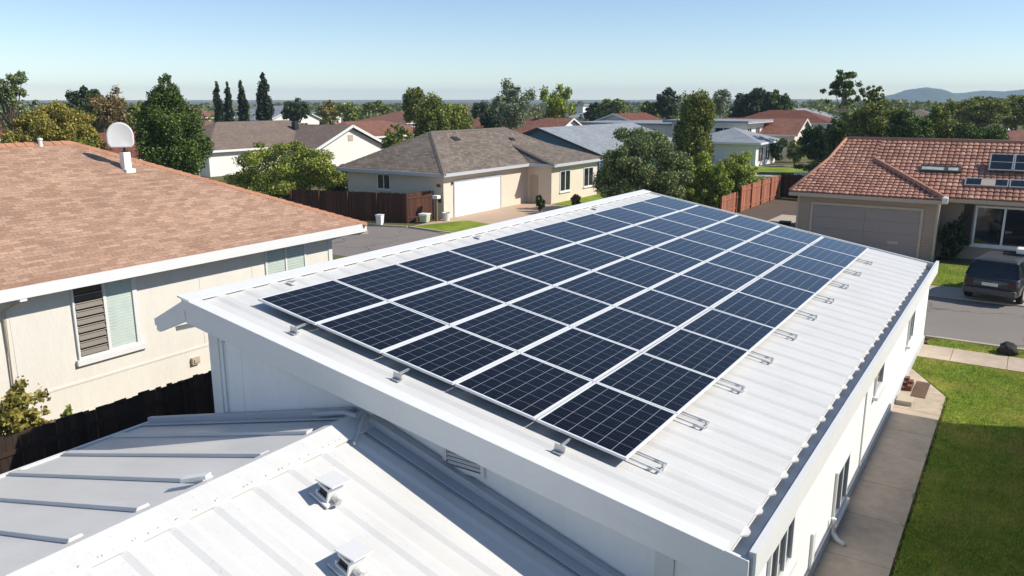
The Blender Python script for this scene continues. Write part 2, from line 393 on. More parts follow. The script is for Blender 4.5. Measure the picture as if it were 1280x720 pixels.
# far hills, real ridges on the horizon
hillm = M('hill_scrub', '#4A5A4A', .95, .2, .004)
def hill(px, D, h, rad, sx=1.6, seed=0):
    c = at(px, D); rnd = random.Random(seed); n = 26; m = MB(); vs = []
    ph = [rnd.uniform(0, 6) for _ in range(6)]
    for i in range(n+1):
        for j in range(n+1):
            u, v = i/n*2-1, j/n*2-1; r = math.hypot(u, v)
            z = h*max(0, math.cos(min(r, 1)*math.pi/2))**1.3
            z *= 1 + .09*math.sin(u*7+ph[0]) + .07*math.sin(v*9+u*4+ph[1]) + .04*math.sin(u*19+ph[2])
            lx, ly = u*rad*sx, v*rad
            vs.append((c.x + lx*CY - ly*SY, c.y + lx*SY + ly*CY, z - 3))
    fs = [(i*(n+1)+j, (i+1)*(n+1)+j, (i+1)*(n+1)+j+1, i*(n+1)+j+1) for i in range(n) for j in range(n)]
    m.add(vs, fs); m.build('hills', hillm, kind='structure', smooth=True)
hill(1152, 2600, 44, 220, .75, 1); hill(1225, 2800, 38, 260, 1.2, 2); hill(1300, 2700, 44, 300, 1.1, 3)
hill(640, 3600, 8, 500, 3.6, 4); hill(330, 3700, 6, 500, 3.2, 5); hill(930, 3500, 12, 400, 2.2, 6)

# ================================================================== WHITE BUILDING
ZE, SL = 2.68, .1725
RX0, RX1, RY0, RY1 = -12.5, -2.465, 8.62, 29.25
def zr(x): return ZE + SL*(-2.18 - x)
WB = thing('white_building', 'long white building under a low sloping ribbed metal roof carrying the solar array', 'building', (-7.4, 19, 0))
m = MB()
prof = [(-12.35, 0), (-2.3, 0), (-2.3, zr(-2.3)-.16), (-12.35, zr(-12.35)-.16)]
y0, y1 = 8.95, 29.0
m.add([(x, y0, z) for x, z in prof] + [(x, y1, z) for x, z in prof], [(0,1,2,3), (7,6,5,4), (0,4,5,1), (1,5,6,2), (2,6,7,3), (3,7,4,0)])
m.build('wall', MT['white_wall'], WB)
# ribbed sheet roof: trapezoid profile running down the slope
def ribbed(y0, y1, first, pitch, rw, rh, side=.05):
    pr = [(y0, 0)]; y = first
    while y + rw/2 + side < y1:
        if y - rw/2 - side > y0: pr += [(y-rw/2-side, 0), (y-rw/2, rh), (y+rw/2, rh), (y+rw/2+side, 0)]
        y += pitch
    return pr + [(y1, 0)]
def ribsheet(m, prof, xa, xb, zf, t=.05):
    k = len(prof)
    vs = [(xa, y, zf(xa)+h) for y, h in prof] + [(xb, y, zf(xb)+h) for y, h in prof] + [(xa, y, zf(xa)+h-t) for y, h in prof] + [(xb, y, zf(xb)+h-t) for y, h in prof]
    fs = []
    for i in range(k-1):
        fs += [(i, i+1, k+i+1, k+i), (2*k+i, 3*k+i, 3*k+i+1, 2*k+i+1), (i, 2*k+i, 2*k+i+1, i+1), (k+i, k+i+1, 3*k+i+1, 3*k+i)]
    fs += [(0, k, 3*k, 2*k), (k-1, 3*k-1, 4*k-1, 2*k-1)]
    m.add(vs, fs)
m = MB(); ribsheet(m, ribbed(RY0+.06, RY1, 9.25, .62, .15, .028, .09), RX0+.02, RX1, zr, .05)
rf = m.build('roof', MT['white_roof'], WB)
# edge trims: gable fascia in two folds, small drip lip, ridge flashing and the short dropped eave on the high side
def xz_slab(m, pts, ya, yb):
    n = len(pts)
    m.add([(x, ya, z) for x, z in pts] + [(x, yb, z) for x, z in pts], [tuple(range(n)), tuple(range(2*n-1, n-1, -1))] + [(i, n+i, n+(i+1) % n, (i+1) % n) for i in range(n)])
for ya, yb in ((8.56, 8.62), (RY1, RY1+.06)):
    m = MB()
    xz_slab(m, [(-12.56, zr(-12.56)+.05), (-2.2, zr(-2.2)+.05), (-2.2, zr(-2.2)-.17), (-12.56, zr(-12.56)-.17)], ya, yb)
    xz_slab(m, [(-12.5, zr(-12.5)-.173), (-2.25, zr(-2.25)-.173), (-2.25, zr(-2.25)-.40), (-12.5, zr(-12.5)-.40)], ya+.018, yb-.012)
    if ya < 9: xz_slab(m, [(-12.56, zr(-12.56)+.053), (-2.5, zr(-2.5)+.053), (-2.5, zr(-2.5)+.03), (-12.56, zr(-12.56)+.03)], 8.545, 8.80)
    m.build('gable_fascia', MT['trim'], WB, bevel=.008)
m = MB()
m.bar((-12.5, 8.56, zr(-12.5)+.05), (-12.5, RY1+.06, zr(-12.5)+.05), .34, .03, up=(SL, 0, 1))
m.build('ridge_cap', MT['trim'], rf)
m = MB()
xz_slab(m, [(-12.52, zr(-12.52)+.02), (-13.42, 4.02), (-13.42, 3.78), (-13.33, 3.76), (-12.52, zr(-12.52)-.38)], 8.58, 8.66)
xz_slab(m, [(-12.52, zr(-12.52)+.02), (-13.42, 4.02), (-13.42, 3.93), (-12.52, zr(-12.52)-.07)], 8.66, RY1)
m.box(-13.50, -13.42, 8.6, RY1, 3.86, 4.0)
m.build('rear_eave', MT['trim'], WB, bevel=.006)
m = MB(); m.bar((-13.2, 8.85, 3.78), (-12.38, 8.85, 4.02), .05, .09); m.build('eave_strut', MT['trim'], WB)
# eaves gutter on the low side
m = MB(); gy0, gy1 = 8.62, RY1+.06; gz = zr(-2.5)
m.box(-2.60, -2.215, gy0, gy1, gz-.21, gz-.185)
m.box(-2.215, -2.17, gy0, gy1, gz-.26, gz+.075)
m.box(-2.62, -2.60, gy0, gy1, gz-.21, gz-.06)
m.build('gutter', MT['grey_trim'], WB)
# rib ends run on across the gutter
m = MB(); y = 9.25; rnd = random.Random(6); out = [(-2.52, 8.7), (-2.49, 8.7)]
while y < 29:
    w_ = rnd.uniform(.05, .085); k_ = rnd.uniform(-.03, .03)
    out += [(-2.49, y-.20), (-2.46, y-.14), (-2.42+k_*.5, y-w_), (-2.40+k_*.5, y-w_*.6), (-2.40+k_*.5, y+w_*.6), (-2.42+k_*.5, y+w_), (-2.46, y+.14), (-2.49, y+.20)]; y += .62
out += [(-2.49, 29.2), (-2.52, 29.2)]
for i in range(2, len(out)-3, 8):
    q = out[i:i+8] + [(-2.52, out[i+7][1]), (-2.52, out[i][1])]
    m.slab([(x_, y_, zr(x_)-.012) for x_, y_ in q], .02)
for i in range(2, len(out)-10, 8): m.slab([(x_, y_, zr(x_)-.013) for x_, y_ in ((-2.49, out[i+7][1]-.01), (-2.49, out[i+8][1]+.01), (-2.52, out[i+8][1]+.01), (-2.52, out[i+7][1]-.01))], .018)
m.build('rib_end', MT['white_roof'], rf)
m = MB(); m.box(-2.167, -2.13, gy0, gy1, gz-.30, gz+.095); m.box(-2.215, -2.168, gy0, gy1, gz+.076, gz+.095); m.build('eave_fascia', MT['trim'], WB)
# corner boards, panel joints on the gable wall, cable and conduit
m = MB(); m.wall('-Y', 8.95, -12.38, -12.12, 0, zr(-12.2)-.2, .002, .03); m.build('corner_board', MT['trim'], WB)
m = MB(); m.wall('-Y', 8.95, -3.5, -3.24, 0, zr(-3.3)-.2, .002, .03); m.build('corner_board', MT['trim'], WB)
m = MB()
for x in (-11.55, -8.9, -6.2): m.wall('-Y', 8.95, x-.02, x+.02, 0, zr(x)-.2, .001, .005)
m.build('joint_strip', MT['white_wall'], WB)
m = MB(); m.tube([(-11.6, 8.9, 3.92), (-11.9, 8.9, 3.86), (-11.98, 8.92, 3.7), (-11.98, 8.92, 2.0)], .012, 6); m.tube([(-11.55, 8.6, 3.86), (-11.75, 8.9, 3.80)], .03, 6); m.build('cable', MT['grey_trim'], WB)
# louvred vent in the gable wall
v_ = MB(); v_.wall('-Y', 8.95, -6.96, -6.89, 2.55, 3.1, .003, .05); v_.wall('-Y', 8.95, -6.26, -6.20, 2.55, 3.1, .003, .05)
v_.wall('-Y', 8.95, -6.887, -6.263, 2.55, 2.62, .003, .05)
gv = v_.build('gable_vent', MT['trim'], WB)
v_ = MB(); v_.wall('-Y', 8.95, -6.886, -6.264, 2.623, 3.1, .002, .01); v_.build('slat_gap_shade', MT['louvre'], gv)  # flat dark plate, its colour stands for the shade between the slats
v_ = MB()
for i in range(7): v_.bar((-6.88, 8.92, 2.66+i*.065), (-6.27, 8.92, 2.66+i*.065), .045, .012, up=(0, -.7, .7))
v_.build('vent_slat', MT['trim'], gv)
# east wall: windows, little vent, grey strip painting the shade at the wall foot, downpipe
def window(parent, face, p, u0, u1, z0, z1, fr='trim', pane='glass', bars=1, fw=.06, sill=True, blinds=None, d=.05):
    f = MB(); f.wall(face, p, u0, u0+fw, z0, z1, .003, d); f.wall(face, p, u1-fw, u1, z0, z1, .003, d)
    f.wall(face, p, u0+fw, u1-fw, z1-fw, z1, .003, d); f.wall(face, p, u0+fw, u1-fw, z0, z0+fw, .003, d)
    for i in range(bars):
        c_ = u0 + (u1-u0)*(i+1)/(bars+1); f.wall(face, p, c_-fw/2, c_+fw/2, z0+fw, z1-fw, .003, d-.004)
    w = f.build('window', MT[fr], parent)
    g = MB(); g.wall(face, p, u0+fw, u1-fw, z0+fw, z1-fw, .002, .014); g.build('pane', MT[pane], w)
    if sill:
        s_ = MB(); s_.wall(face, p, u0-.08, u1+.08, z0-.08, z0-.003, .003, d+.06); s_.build('sill', MT[fr], w)
    return w
window(WB, '+X', -2.3, 14.55, 15.75, .32, 1.35, bars=1)
window(WB, '+X', -2.3, 9.9, 11.2, 1.35, 2.15, bars=2)
window(WB, '+X', -2.3, 18.4, 19.4, 1.6, 2.2, bars=0, fw=.05)
window(WB, '+X', -2.3, 24.0, 25.0, 1.3, 2.2, bars=1, fw=.05)
m = MB(); m.box(-2.297, -2.26, 8.95, 29.0, 0, .34); m.build('wall_foot_shade', M('foot_shade_grey', '#BDBFC0', .7, .06, 1), WB)  # grey strip puts the shade along the wall foot into colour
m = MB(); m.tube([(-2.22, 14.35, .55), (-2.22, 14.35, .28), (-2.12, 14.3, .17), (-1.98, 14.25, .14)], .05, 8); m.build('drain_spout', MT['trim'], WB, smooth=True)
m = MB(); m.wall('+X', -2.3, 12.75, 12.95, .35, 1.0, .003, .05); m.wall('+X', -2.3, 17.3, 17.36, .35, zr(-2.3)-.3, .003, .03); m.build('wall_conduit', MT['trim'], WB)

# ------------------------------------------------------------------ lower annex in front
AN = thing('white_annex', 'low white annex with a two sided metal roof in the foreground', 'building', (-8.6, 5, 0))
AX, AZ, SR, SLF = -8.59, 3.02, .31, .248
def zR(x): return AZ - SR*(x-AX)
def zL(x): return AZ - SLF*(AX-x)
m = MB()
pf = [(-14.1, 0), (-3.9, 0), (-3.9, zR(-3.9)-.1), (AX, AZ-.1), (-14.1, zL(-14.1)-.1)]
xz_slab(m, pf, 1.5, 8.93); m.build('wall', MT['white_wall'], AN)
m = MB(); ribsheet(m, ribbed(1.0, 8.93, 1.55, .625, .16, .032, .085), AX, -3.5, zR, .04)
ra = m.build('roof', MT['white_roof'], AN, label='smooth sunlit slope with shallow ribs')
m = MB(); m.slab([(AX-.001, 1.0, AZ), (AX-.001, 8.93, AZ), (-14.45, 8.93, zL(-14.45)), (-14.45, 1.0, zL(-14.45))], .04)
rl = m.build('roof', MT['white_roof'], AN, label='slope with tall square battens')
for y in (1.5, 2.45, 3.42, 4.40, 5.27, 6.2, 7.15, 8.12):
    b = MB(); xe = AX - .26 - .10*((y*7) % 1)
    vs = []
    for x_ in (-14.4, xe):
        z_ = zL(x_)
        vs += [(x_, y-.10, z_+.004), (x_, y-.08, z_+.055), (x_, y+.08, z_+.055), (x_, y+.10, z_+.004)]
    b.add(vs, [(0,1,2,3), (7,6,5,4), (0,4,5,1), (1,5,6,2), (2,6,7,3), (3,7,4,0)]); b.build('batten', MT['white_roof'], rl, bevel=.008)
b = MB(); b.obox((AX-.30, 6.02, AZ+.05), (.36, .16, .05), Matrix.Rotation(R(-12), 3, 'Y') @ Matrix.Rotation(R(28), 3, 'Z')); b.build('flashing_piece', MT['trim'], rl)
m = MB(); m.slab([(AX-.13, 1.0, AZ+.045), (AX, 1.0, AZ+.075), (AX, 8.93, AZ+.075), (AX-.13, 8.93, AZ+.045)], .04)
m.slab([(AX+.001, 1.0, AZ+.075), (AX+.36, 1.0, zR(AX+.36)+.055), (AX+.36, 8.93, zR(AX+.36)+.055), (AX+.001, 8.93, AZ+.075)], .03)
rc = m.build('ridge_cap', MT['white_roof'], AN)
m = MB(); rnd = random.Random(4); y = 1.3
while y < 8.9:
    for q in range(rnd.choice([1, 2, 2, 3])):
        yy = y + rnd.uniform(-.12, .12); m._lathe([(.014, 0), (.012, .012)], (AX+.31+rnd.uniform(-.012, .012), yy, zR(AX+.31)+.058), 6)
    y += .31
m.build('screw_row', MT['trim'], rc)
m = MB()
for (xa, za, xb, zb) in ((-14.5, zL(-14.45), AX-.16, zL(AX-.16)),):
    m.bar((xa+.05, 8.88, zL(xa+.05)+.08), (xb, 8.88, zL(xb)+.10), .10, .12); m.bar((xa+.05, 8.76, zL(xa+.05)+.028), (xb, 8.76, zL(xb)+.03), .16, .03)
m.bar((AX+.25, 8.86, zR(AX+.25)+.10), (-3.5, 8.86, zR(-3.5)+.10), .14, .13); m.bar((AX+.25, 8.70, zR(AX+.25)+.035), (-3.5, 8.70, zR(-3.5)+.035), .2, .03)
m.build('wall_flashing', MT['grey_trim'], AN, bevel=.01)
m = MB(); m.tube([(AX-.9, 8.72, zL(AX-.9)+.12), (AX-.2, 8.72, AZ+.08), (AX+.12, 8.68, AZ+.1)], .045, 8); m.tube([(AX+.2, 8.75, AZ+.12), (AX+.5, 8.2, zR(AX+.5)+.05)], .025, 6); m.build('conduit', MT['grey_trim'], AN)
m = MB(); m.box(-14.53, -14.45, 1.0, 8.93, zL(-14.45)-.12, zL(-14.45)+.03); m.build('gutter', MT['trim'], AN)
# roof vents on the annex
def vent(x, y, s, rz, label):
    t = thing('roof_vent', label, 'roof vent', (x, y, zR(x)+.03))
    z = zR(x)+.03
    rot = Matrix.Rotation(R(rz), 3, 'Z') @ Matrix.Rotation(math.atan(SR), 3, 'Y')
    c = Vector((x, y, z))
    def P(*p): return c + rot @ Vector(p)
    b = MB(); b.obox(P(0, 0, .012), (.44*s, .40*s, .03), rot); b.build('base_plate', MT['white_roof'], t)
    b = MB()
    h = .26*s
    b.obox(P(.13*s, 0, h/2+.02), (.03*s, .28*s, h), rot); b.obox(P(0, .13*s, h/2+.02), (.232*s, .03*s, h), rot)
    b.obox(P(-.13*s, 0, .07*s), (.03*s, .28*s, .10*s), rot); b.obox(P(0, -.13*s, h*.96), (.232*s, .03*s, h*.14), rot); b.obox(P(0, -.13*s, .05*s), (.232*s, .03*s, .05*s), rot)
    b.build('housing', MT['trim'], t)
    b = MB(); b.obox(P(0, 0, h*.5), (.20*s, .20*s, h*.8), rot); b.build('opening_shade', MT['dark_metal'], t)  # dark block: shade inside the vent opening given as colour
    tilt = rot @ Matrix.Rotation(R(-14), 3, 'Y')
    b = MB(); b.obox(P(.02*s, .03*s, h+.07*s), (.42*s, .38*s, .022), tilt); b.build('hood', MT['trim'], t, bevel=.004)
    b = MB(); b.tube([P(.16*s, -.02, .10*s), P(.27*s, -.03, .10*s)], [.05*s, .045*s], 10); b.tube([P(.27*s, -.03, .10*s), P(.30*s, -.03, .10*s)], .06*s, 10); b.build('pipe_stub', MT['metal'], t, smooth=False)
    return t
vent(-7.52, 7.07, 0.86, -6, 'small white roof vent with tilted hood higher up the annex slope')
vent(-6.45, 6.33, 0.86, -6, 'small white roof vent cut by the bottom edge of the photo')

# ------------------------------------------------------------------ solar array
def cellmat():
    a = N('solar_cells'); tc = a.n('ShaderNodeTexCoord'); sx = a.n('ShaderNodeSeparateXYZ'); a.l(tc.outputs['Object'], sx.inputs[0])
    def grid(out, off, pitch, w):
        ad = a.n('ShaderNodeMath', operation='ADD'); ad.inputs[1].default_value = off; a.l(out, ad.inputs[0])
        dv = a.n('ShaderNodeMath', operation='DIVIDE'); dv.inputs[1].default_value = pitch; a.l(ad.outputs[0], dv.inputs[0])
        fr = a.n('ShaderNodeMath', operation='FRACT'); a.l(dv.outputs[0], fr.inputs[0])
        s1 = a.n('ShaderNodeMath', operation='SUBTRACT'); s1.inputs[1].default_value = .5; a.l(fr.outputs[0], s1.inputs[0])
        ab = a.n('ShaderNodeMath', operation='ABSOLUTE'); a.l(s1.outputs[0], ab.inputs[0])
        gt = a.n('ShaderNodeMath', operation='GREATER_THAN'); gt.inputs[1].default_value = .5 - w/pitch/2; a.l(ab.outputs[0], gt.inputs[0])
        return gt.outputs[0]
    gx = grid(sx.outputs['X'], .70, .2333, .008); gy = grid(sx.outputs['Y'], .90, .300, .007)
    fine = grid(sx.outputs['X'], .70, .2333/5, .0022); fine2 = grid(sx.outputs['Y'], .9, .150, .003)
    oi = a.n('ShaderNodeObjectInfo')
    v = a.coord('Object'); n1 = a.noise(v, 9, 4, .7)
    base = a.ramp(n1, [(.3, lin('#040509')), (.7, lin('#0C0E18'))])
    base = a.mix(1., base, a.ramp(oi.outputs['Random'], [(0, (.8, .8, .8, 1)), (1, (1.25, 1.25, 1.25, 1))]), 'MULTIPLY')
    m1 = a.n('ShaderNodeMath', operation='MULTIPLY'); m1.inputs[1].default_value = .22; a.l(fine, m1.inputs[0])
    base = a.mix(m1.outputs[0], base, lin('#7C8090'))
    m2 = a.n('ShaderNodeMath', operation='MULTIPLY'); m2.inputs[1].default_value = .16; a.l(fine2, m2.inputs[0])
    base = a.mix(m2.outputs[0], base, lin('#7C8090'))
    m3 = a.n('ShaderNodeMath', operation='MULTIPLY'); m3.inputs[1].default_value = .34; a.l(gy, m3.inputs[0])
    base = a.mix(m3.outputs[0], base, lin('#B9BCC4'))
    m4 = a.n('ShaderNodeMath', operation='MULTIPLY'); m4.inputs[1].default_value = .52; a.l(gx, m4.inputs[0])
    base = a.mix(m4.outputs[0], base, lin('#C9CCD2'))
    a.l(base, a.b.inputs['Base Color']); a.b.inputs['Roughness'].default_value = .10; a.b.inputs['IOR'].default_value = 1.20
    du = a.ramp(a.noise(a.coord('Object'), 2.2, 6, .65), [(.35, (.05, .05, .05, 1)), (.75, (.22, .22, .22, 1))]); a.l(du, a.b.inputs['Roughness'])
    a.b.inputs['Coat Weight'].default_value = 1.0; a.b.inputs['Coat IOR'].default_value = 1.12; a.b.inputs['Coat Roughness'].default_value = .04
    return a.m
MT['cells'] = cellmat()
PW, PL, PTOP = 1.455, 1.868, .20
ANG = math.atan(SL)
PXL, PXR, PYN, PYF = -11.51, -4.14, 9.37, 28.28
cpx = (PXR - PXL)/5; cpy = (PYF - PYN)/10
ORD = ['first', 'second', 'third', 'fourth', 'fifth', 'sixth', 'seventh', 'eighth', 'ninth', 'tenth']
def panel_lab(r, c):
    return 'dark solar panel in the %s row from the near edge, %s column from the ridge' % (ORD[r], ORD[c])
def ploc(r, c):
    x = PXL + (c+.5)*cpx; return (x, PYN + (r+.5)*cpy, zr(x) + PTOP - .04)
pan = thing('solar_panel', panel_lab(0, 0), 'solar panel', (0, 0, 0), 'solar panels of the big roof array')
f = MB(); fw = .032
f.box(-PW/2, PW/2, -PL/2, -PL/2+fw, 0, .04); f.box(-PW/2, PW/2, PL/2-fw, PL/2, 0, .04)
f.box(-PW/2, -PW/2+fw, -PL/2+fw, PL/2-fw, 0, .04); f.box(PW/2-fw, PW/2, -PL/2+fw, PL/2-fw, 0, .04)
f.build('frame', MT['alu'], pan)
g = MB(); g.box(-PW/2+fw, PW/2-fw, -PL/2+fw, PL/2-fw, .012, .034); g.build('cell_sheet', MT['cells'], pan)
g = MB(); g.box(-.12, .12, PL/2-.32, PL/2-.2, -.03, .011); g.build('junction_box', MT['plastic_dark'], pan)
pan.rotation_euler = (0, ANG, 0); pan.location = ploc(0, 0)
prn = random.Random(21)
for r in range(10):
    for c in range(5):
        if r or c:
            q_ = dup(pan, ploc(r, c), panel_lab(r, c)); q_.rotation_euler.x = R(prn.uniform(-.22, .22)); q_.rotation_euler.y = ANG + R(prn.uniform(-.3, .3))
# mounting rails: one thing per rail, running along the slope beneath each panel row, hooked at the low end
def rail_lab(i): return 'white mounting rail ending in a bracket beside the %s panel row from the near edge' % ORD[i]
t0 = thing('mounting_rail', rail_lab(0), 'mounting rail', (0, 0, 0), 'mounting rails under the solar array')
def zl(x): return -SL*x           # local height along the slope, origin at the low edge of the array
f = MB()
for yy in (-.13, .13): f.bar((-7.3, yy, zl(-7.3)+.085), (.36, yy, zl(.36)+.06), .016, .03)
f.build('rail', MT['alu'], t0)
f = MB(); f.bar((.36, -.138, zl(.36)+.055), (.36, .138, zl(.36)+.055), .016, .03); f.box(.345, .375, -.025, .025, zl(.36)+.02, zl(.36)+.12); f.build('end_bar', MT['metal'], t0)
for yy in (-.13, .13):
    f = MB(); f.box(.19, .25, yy-.02, yy+.02, zl(.22)+.02, zl(.22)+.06); f.build('foot', MT['metal'], t0)
def rloc(i): return (PXR, PYN + i*cpy + (.42 if i == 0 else .30), zr(PXR))
t0.location = rloc(0)
for i in range(1, 10): dup(t0, rloc(i), rail_lab(i))
# front edge brackets
def fb_lab(i): return ['small angled bracket at the near array edge closest to the ridge', 'small angled bracket at the middle of the near array edge', 'small angled bracket at the near array edge closest to the gutter'][i]
t1 = thing('edge_bracket', fb_lab(0), 'bracket', (0, 0, 0), 'brackets along the near array edge')
f = MB(); f.bar((0, .5, .125), (0, -.20, .10), .028, .035); f.bar((0, -.20, .115), (0, -.22, .02), .028, .025); f.build('arm', MT['metal'], t1)
f = MB(); f.box(-.07, .07, -.29, -.15, .012, .024); f.build('foot', MT['metal'], t1)
f = MB(); f.box(-.085, .085, -.235, -.225, .024, .125); f.build('plate', MT['metal'], t1)
for i, x_ in enumerate((-10.28, -7.98, -5.05)):
    loc = (x_, PYN-.05, zr(x_)+.01)
    if i == 0: t1.location = loc; t1.rotation_euler = (0, ANG, 0)
    else: dup(t1, loc, fb_lab(i))
# small clips along the ridge strip
def rc_lab(i): return ['small metal clip on the white ridge strip nearest the camera', 'small metal clip midway along the white ridge strip', 'small metal clip on the white ridge strip farthest away'][i]
t2 = thing('ridge_clip', rc_lab(0), 'clip', (0, 0, 0), 'clips along the white ridge strip')
f = MB(); f.box(-.09, .09, -.06, .06, 0, .015); f.build('plate', MT['trim'], t2)
f = MB(); f.bar((-.07, -.03, .015), (.07, .03, .06), .035, .02); f.build('lug', MT['metal'], t2)
for i, (x_, y_) in enumerate(((-12.12, 10.75), (-12.1, 17.2), (-12.1, 24.0))):
    loc = (x_, y_, zr(x_)+.035)
    if i == 0: t2.location = loc; t2.rotation_euler = (0, ANG, 0)
    else: dup(t2, loc, rc_lab(i))

# ================================================================== CREAM HOUSE (left)
LH = thing('cream_house', 'cream stucco house with a pinkish brown shingle hip roof at the left edge', 'house', (-25, 10, 0))
LX = -20.0; LE = 3.74
m = MB(); m.box(-31.6, LX, 2.0, 19.65, 0, 3.62); m.build('wall', MT['cream'], LH)
ex, ey, d_, s_ = -19.4, 20.76, 6.5, .45
ap = (ex-d_, ey-d_, LE+s_*d_); ap0 = (ex-d_, 4.0, LE+s_*d_); wx = ex-2*d_
def shake_roof(m): 
    m.slab([(ex, -2, LE), (ex, ey, LE), ap, (ap0[0], -2, ap0[2])], .07)
    m.slab([(ex, ey, LE), (wx, ey, LE), ap], .07)
    m.slab([(wx, ey, LE), (wx, -2, LE), (ap0[0], -2, ap0[2]), ap], .07)
m = MB(); shake_roof(m); lr = m.build('roof', MT['shing_pink'], LH)
m = MB()
capm = MT['shing_pink']
def capline(m, a, b, w=.30, step=.28, t=.035, lift=.03):
    a, b = Vector(a), Vector(b); L = (b-a).length; n = max(2, int(L/step)); d = (b-a)/n
    for i in range(n):
        p, q = a + d*i, a + d*(i+1.12)
        side = d.cross(Vector((0, 0, 1))).normalized()
        up = Vector((0, 0, 1))
        for sgn in (-1, 1):
            m.slab([p+up*(lift+.012), q+up*(lift+.035), q+side*sgn*w/2+up*(lift-.055), p+side*sgn*w/2+up*(lift-.08)], t)
capline(m, ap, (ex, ey, LE), .32); capline(m, ap, (wx, ey, LE), .32); capline(m, ap, (ap[0], -2, ap[2]), .32)
m.build('ridge_cap', M('hip_shingle', '#B07E62', .9, .25, 3, .4), lr)
m = MB(); m.box(ex-.03, ex+.012, -2, ey+.012, LE-.27, LE+.012); m.box(wx, ex-.031, ey-.03, ey+.012, LE-.27, LE+.012)
m.build('fascia', MT['trim'], LH)
m = MB(); m.box(LX+.001, ex-.031, -2, ey-.031, LE-.22, LE-.20); m.box(wx, LX, 19.66, ey-.031, LE-.22, LE-.20); m.build('soffit', MT['cream'], LH)
# far corner bracket under the eave
m = MB(); m.bar((LX-.1, 19.7, LE-.42), (LX-.1, ey+.05, LE-.33), .08, .14); m.bar((LX+.02, 19.55, LE-.3), (ex+.02, ey+.05, LE-.3), .06, .12); m.build('eave_bracket', MT['tan_trim'], LH)
m = MB(); m.wall('+X', LX, 19.45, 19.62, 0, LE-.24, .002, .035); m.build('corner_board', MT['trim'], LH)
m = MB()
for y in (4.1, 6.6, 9.05, 14.3, 16.2): m.wall('+X', LX, y-.018, y+.018, .9, LE-.25, .001, .008)
m.wall('+X', LX, 2.0, 19.4, .84, .90, .001, .018)
m.build('joint_strip', MT['cream'], LH)
w = MB(); F = '+X'
wy0, wy1, wz0, wz1 = 10.52, 12.28, 1.47, 3.42
for a0, a1, b0, b1 in ((wy0, wy0+.05, wz0, wz1), (wy1-.13, wy1, wz0, wz1), (wy0+.05, wy1-.13, wz0, wz0+.07), (wy0+.05, wy1-.13, wz1-.05, wz1), (11.33, 11.41, wz0+.07, wz1-.05)):
    w.wall(F, LX, a0, a1, b0, b1, .003, .07)
wo_ = w.build('window', MT['trim'], LH, label='wide window with one open dark louvre half')
w = MB(); w.wall(F, LX, wy0+.05, 11.33, wz0+.07, wz1-.05, .002, .012); w.build('opening', MT['glass'], wo_)
w = MB()
for i in range(9):
    z = wz0+.16+i*.205; w.obox((LX+.04, (wy0+.05+11.33)/2, z), (.012, .72, .15), Matrix.Rotation(R(-28), 3, 'Y'))
w.build('slat', MT['louvre'], wo_)
w = MB()
for i in range(9): w.wall(F, LX, wy0+.055, 11.325, wz0+.235+i*.205, wz0+.25+i*.205, .05, .056)
w.build('slat_edge', MT['tan_trim'], wo_)
w = MB(); w.wall(F, LX, 11.41, wy1-.13, wz0+.07, wz1-.05, .002, .02); w.build('pane', MT['glass_pale'], wo_)
w = MB()
for i in range(22): w.wall(F, LX, 11.415, wy1-.135, wz0+.10+i*.082, wz0+.155+i*.082, .021, .025)
w.build('blind', MT['louvre_light'], wo_)
w = MB(); w.wall(F, LX, wy0-.06, wy1+.12, wz0-.15, wz0-.003, .003, .10); w.build('sill', MT['trim'], wo_)
wn = window(LH, '+X', LX, 16.7, 18.4, 1.9, 3.42, pane='glass_pale', bars=1, fw=.07)
w = MB()
for i in range(16):
    for u0, u1 in ((16.78, 17.49), (17.61, 18.32)): w.wall('+X', LX, u0, u1, 1.99+i*.086, 2.05+i*.086, .015, .02)
w.build('blind', MT['louvre_light'], wn)
m = MB(); m.tube([(ex-.06, 9.13, LE-.12), (ex-.1, 9.13, LE-.36), (LX+.06, 8.9, LE-.62), (LX+.06, 8.85, .1)], .042, 8); m.build('downpipe', MT['tan_trim'], LH)
m = MB(); m.box(ex-.12, ex-.0, 9.05, 9.21, LE-.34, LE-.24); m.build('drain_box', MT['trim'], LH)
m = MB(); m.wall('+X', LX, 13.75, 14.0, .42, .62, .002, .1); m.wall('+X', LX, 13.8, 13.95, .47, .57, .1, .13); m.build('wall_box', MT['tan_trim'], LH)
cz = lambda x: LE + s_*(ex-x)
chx, chy = -24.1, 14.95
m = MB(); m.box(chx-.12, chx+.12, chy-.12, chy+.12, cz(chx)-.3, cz(chx)+.52); m.box(chx-.10, chx+.25, chy-.16, chy+.16, cz(chx+.10)-.1, cz(chx+.10)+.05)
ch = m.build('chimney', MT['white_wall'], lr, bevel=.012)
m = MB(); m._lathe([(.06, -.1), (.06, .16), (.08, .17), (.08, .22), (.02, .24)], (-25.75, 13.25, ap[2]-.06), 12); m.build('vent_pipe', MT['trim'], lr)
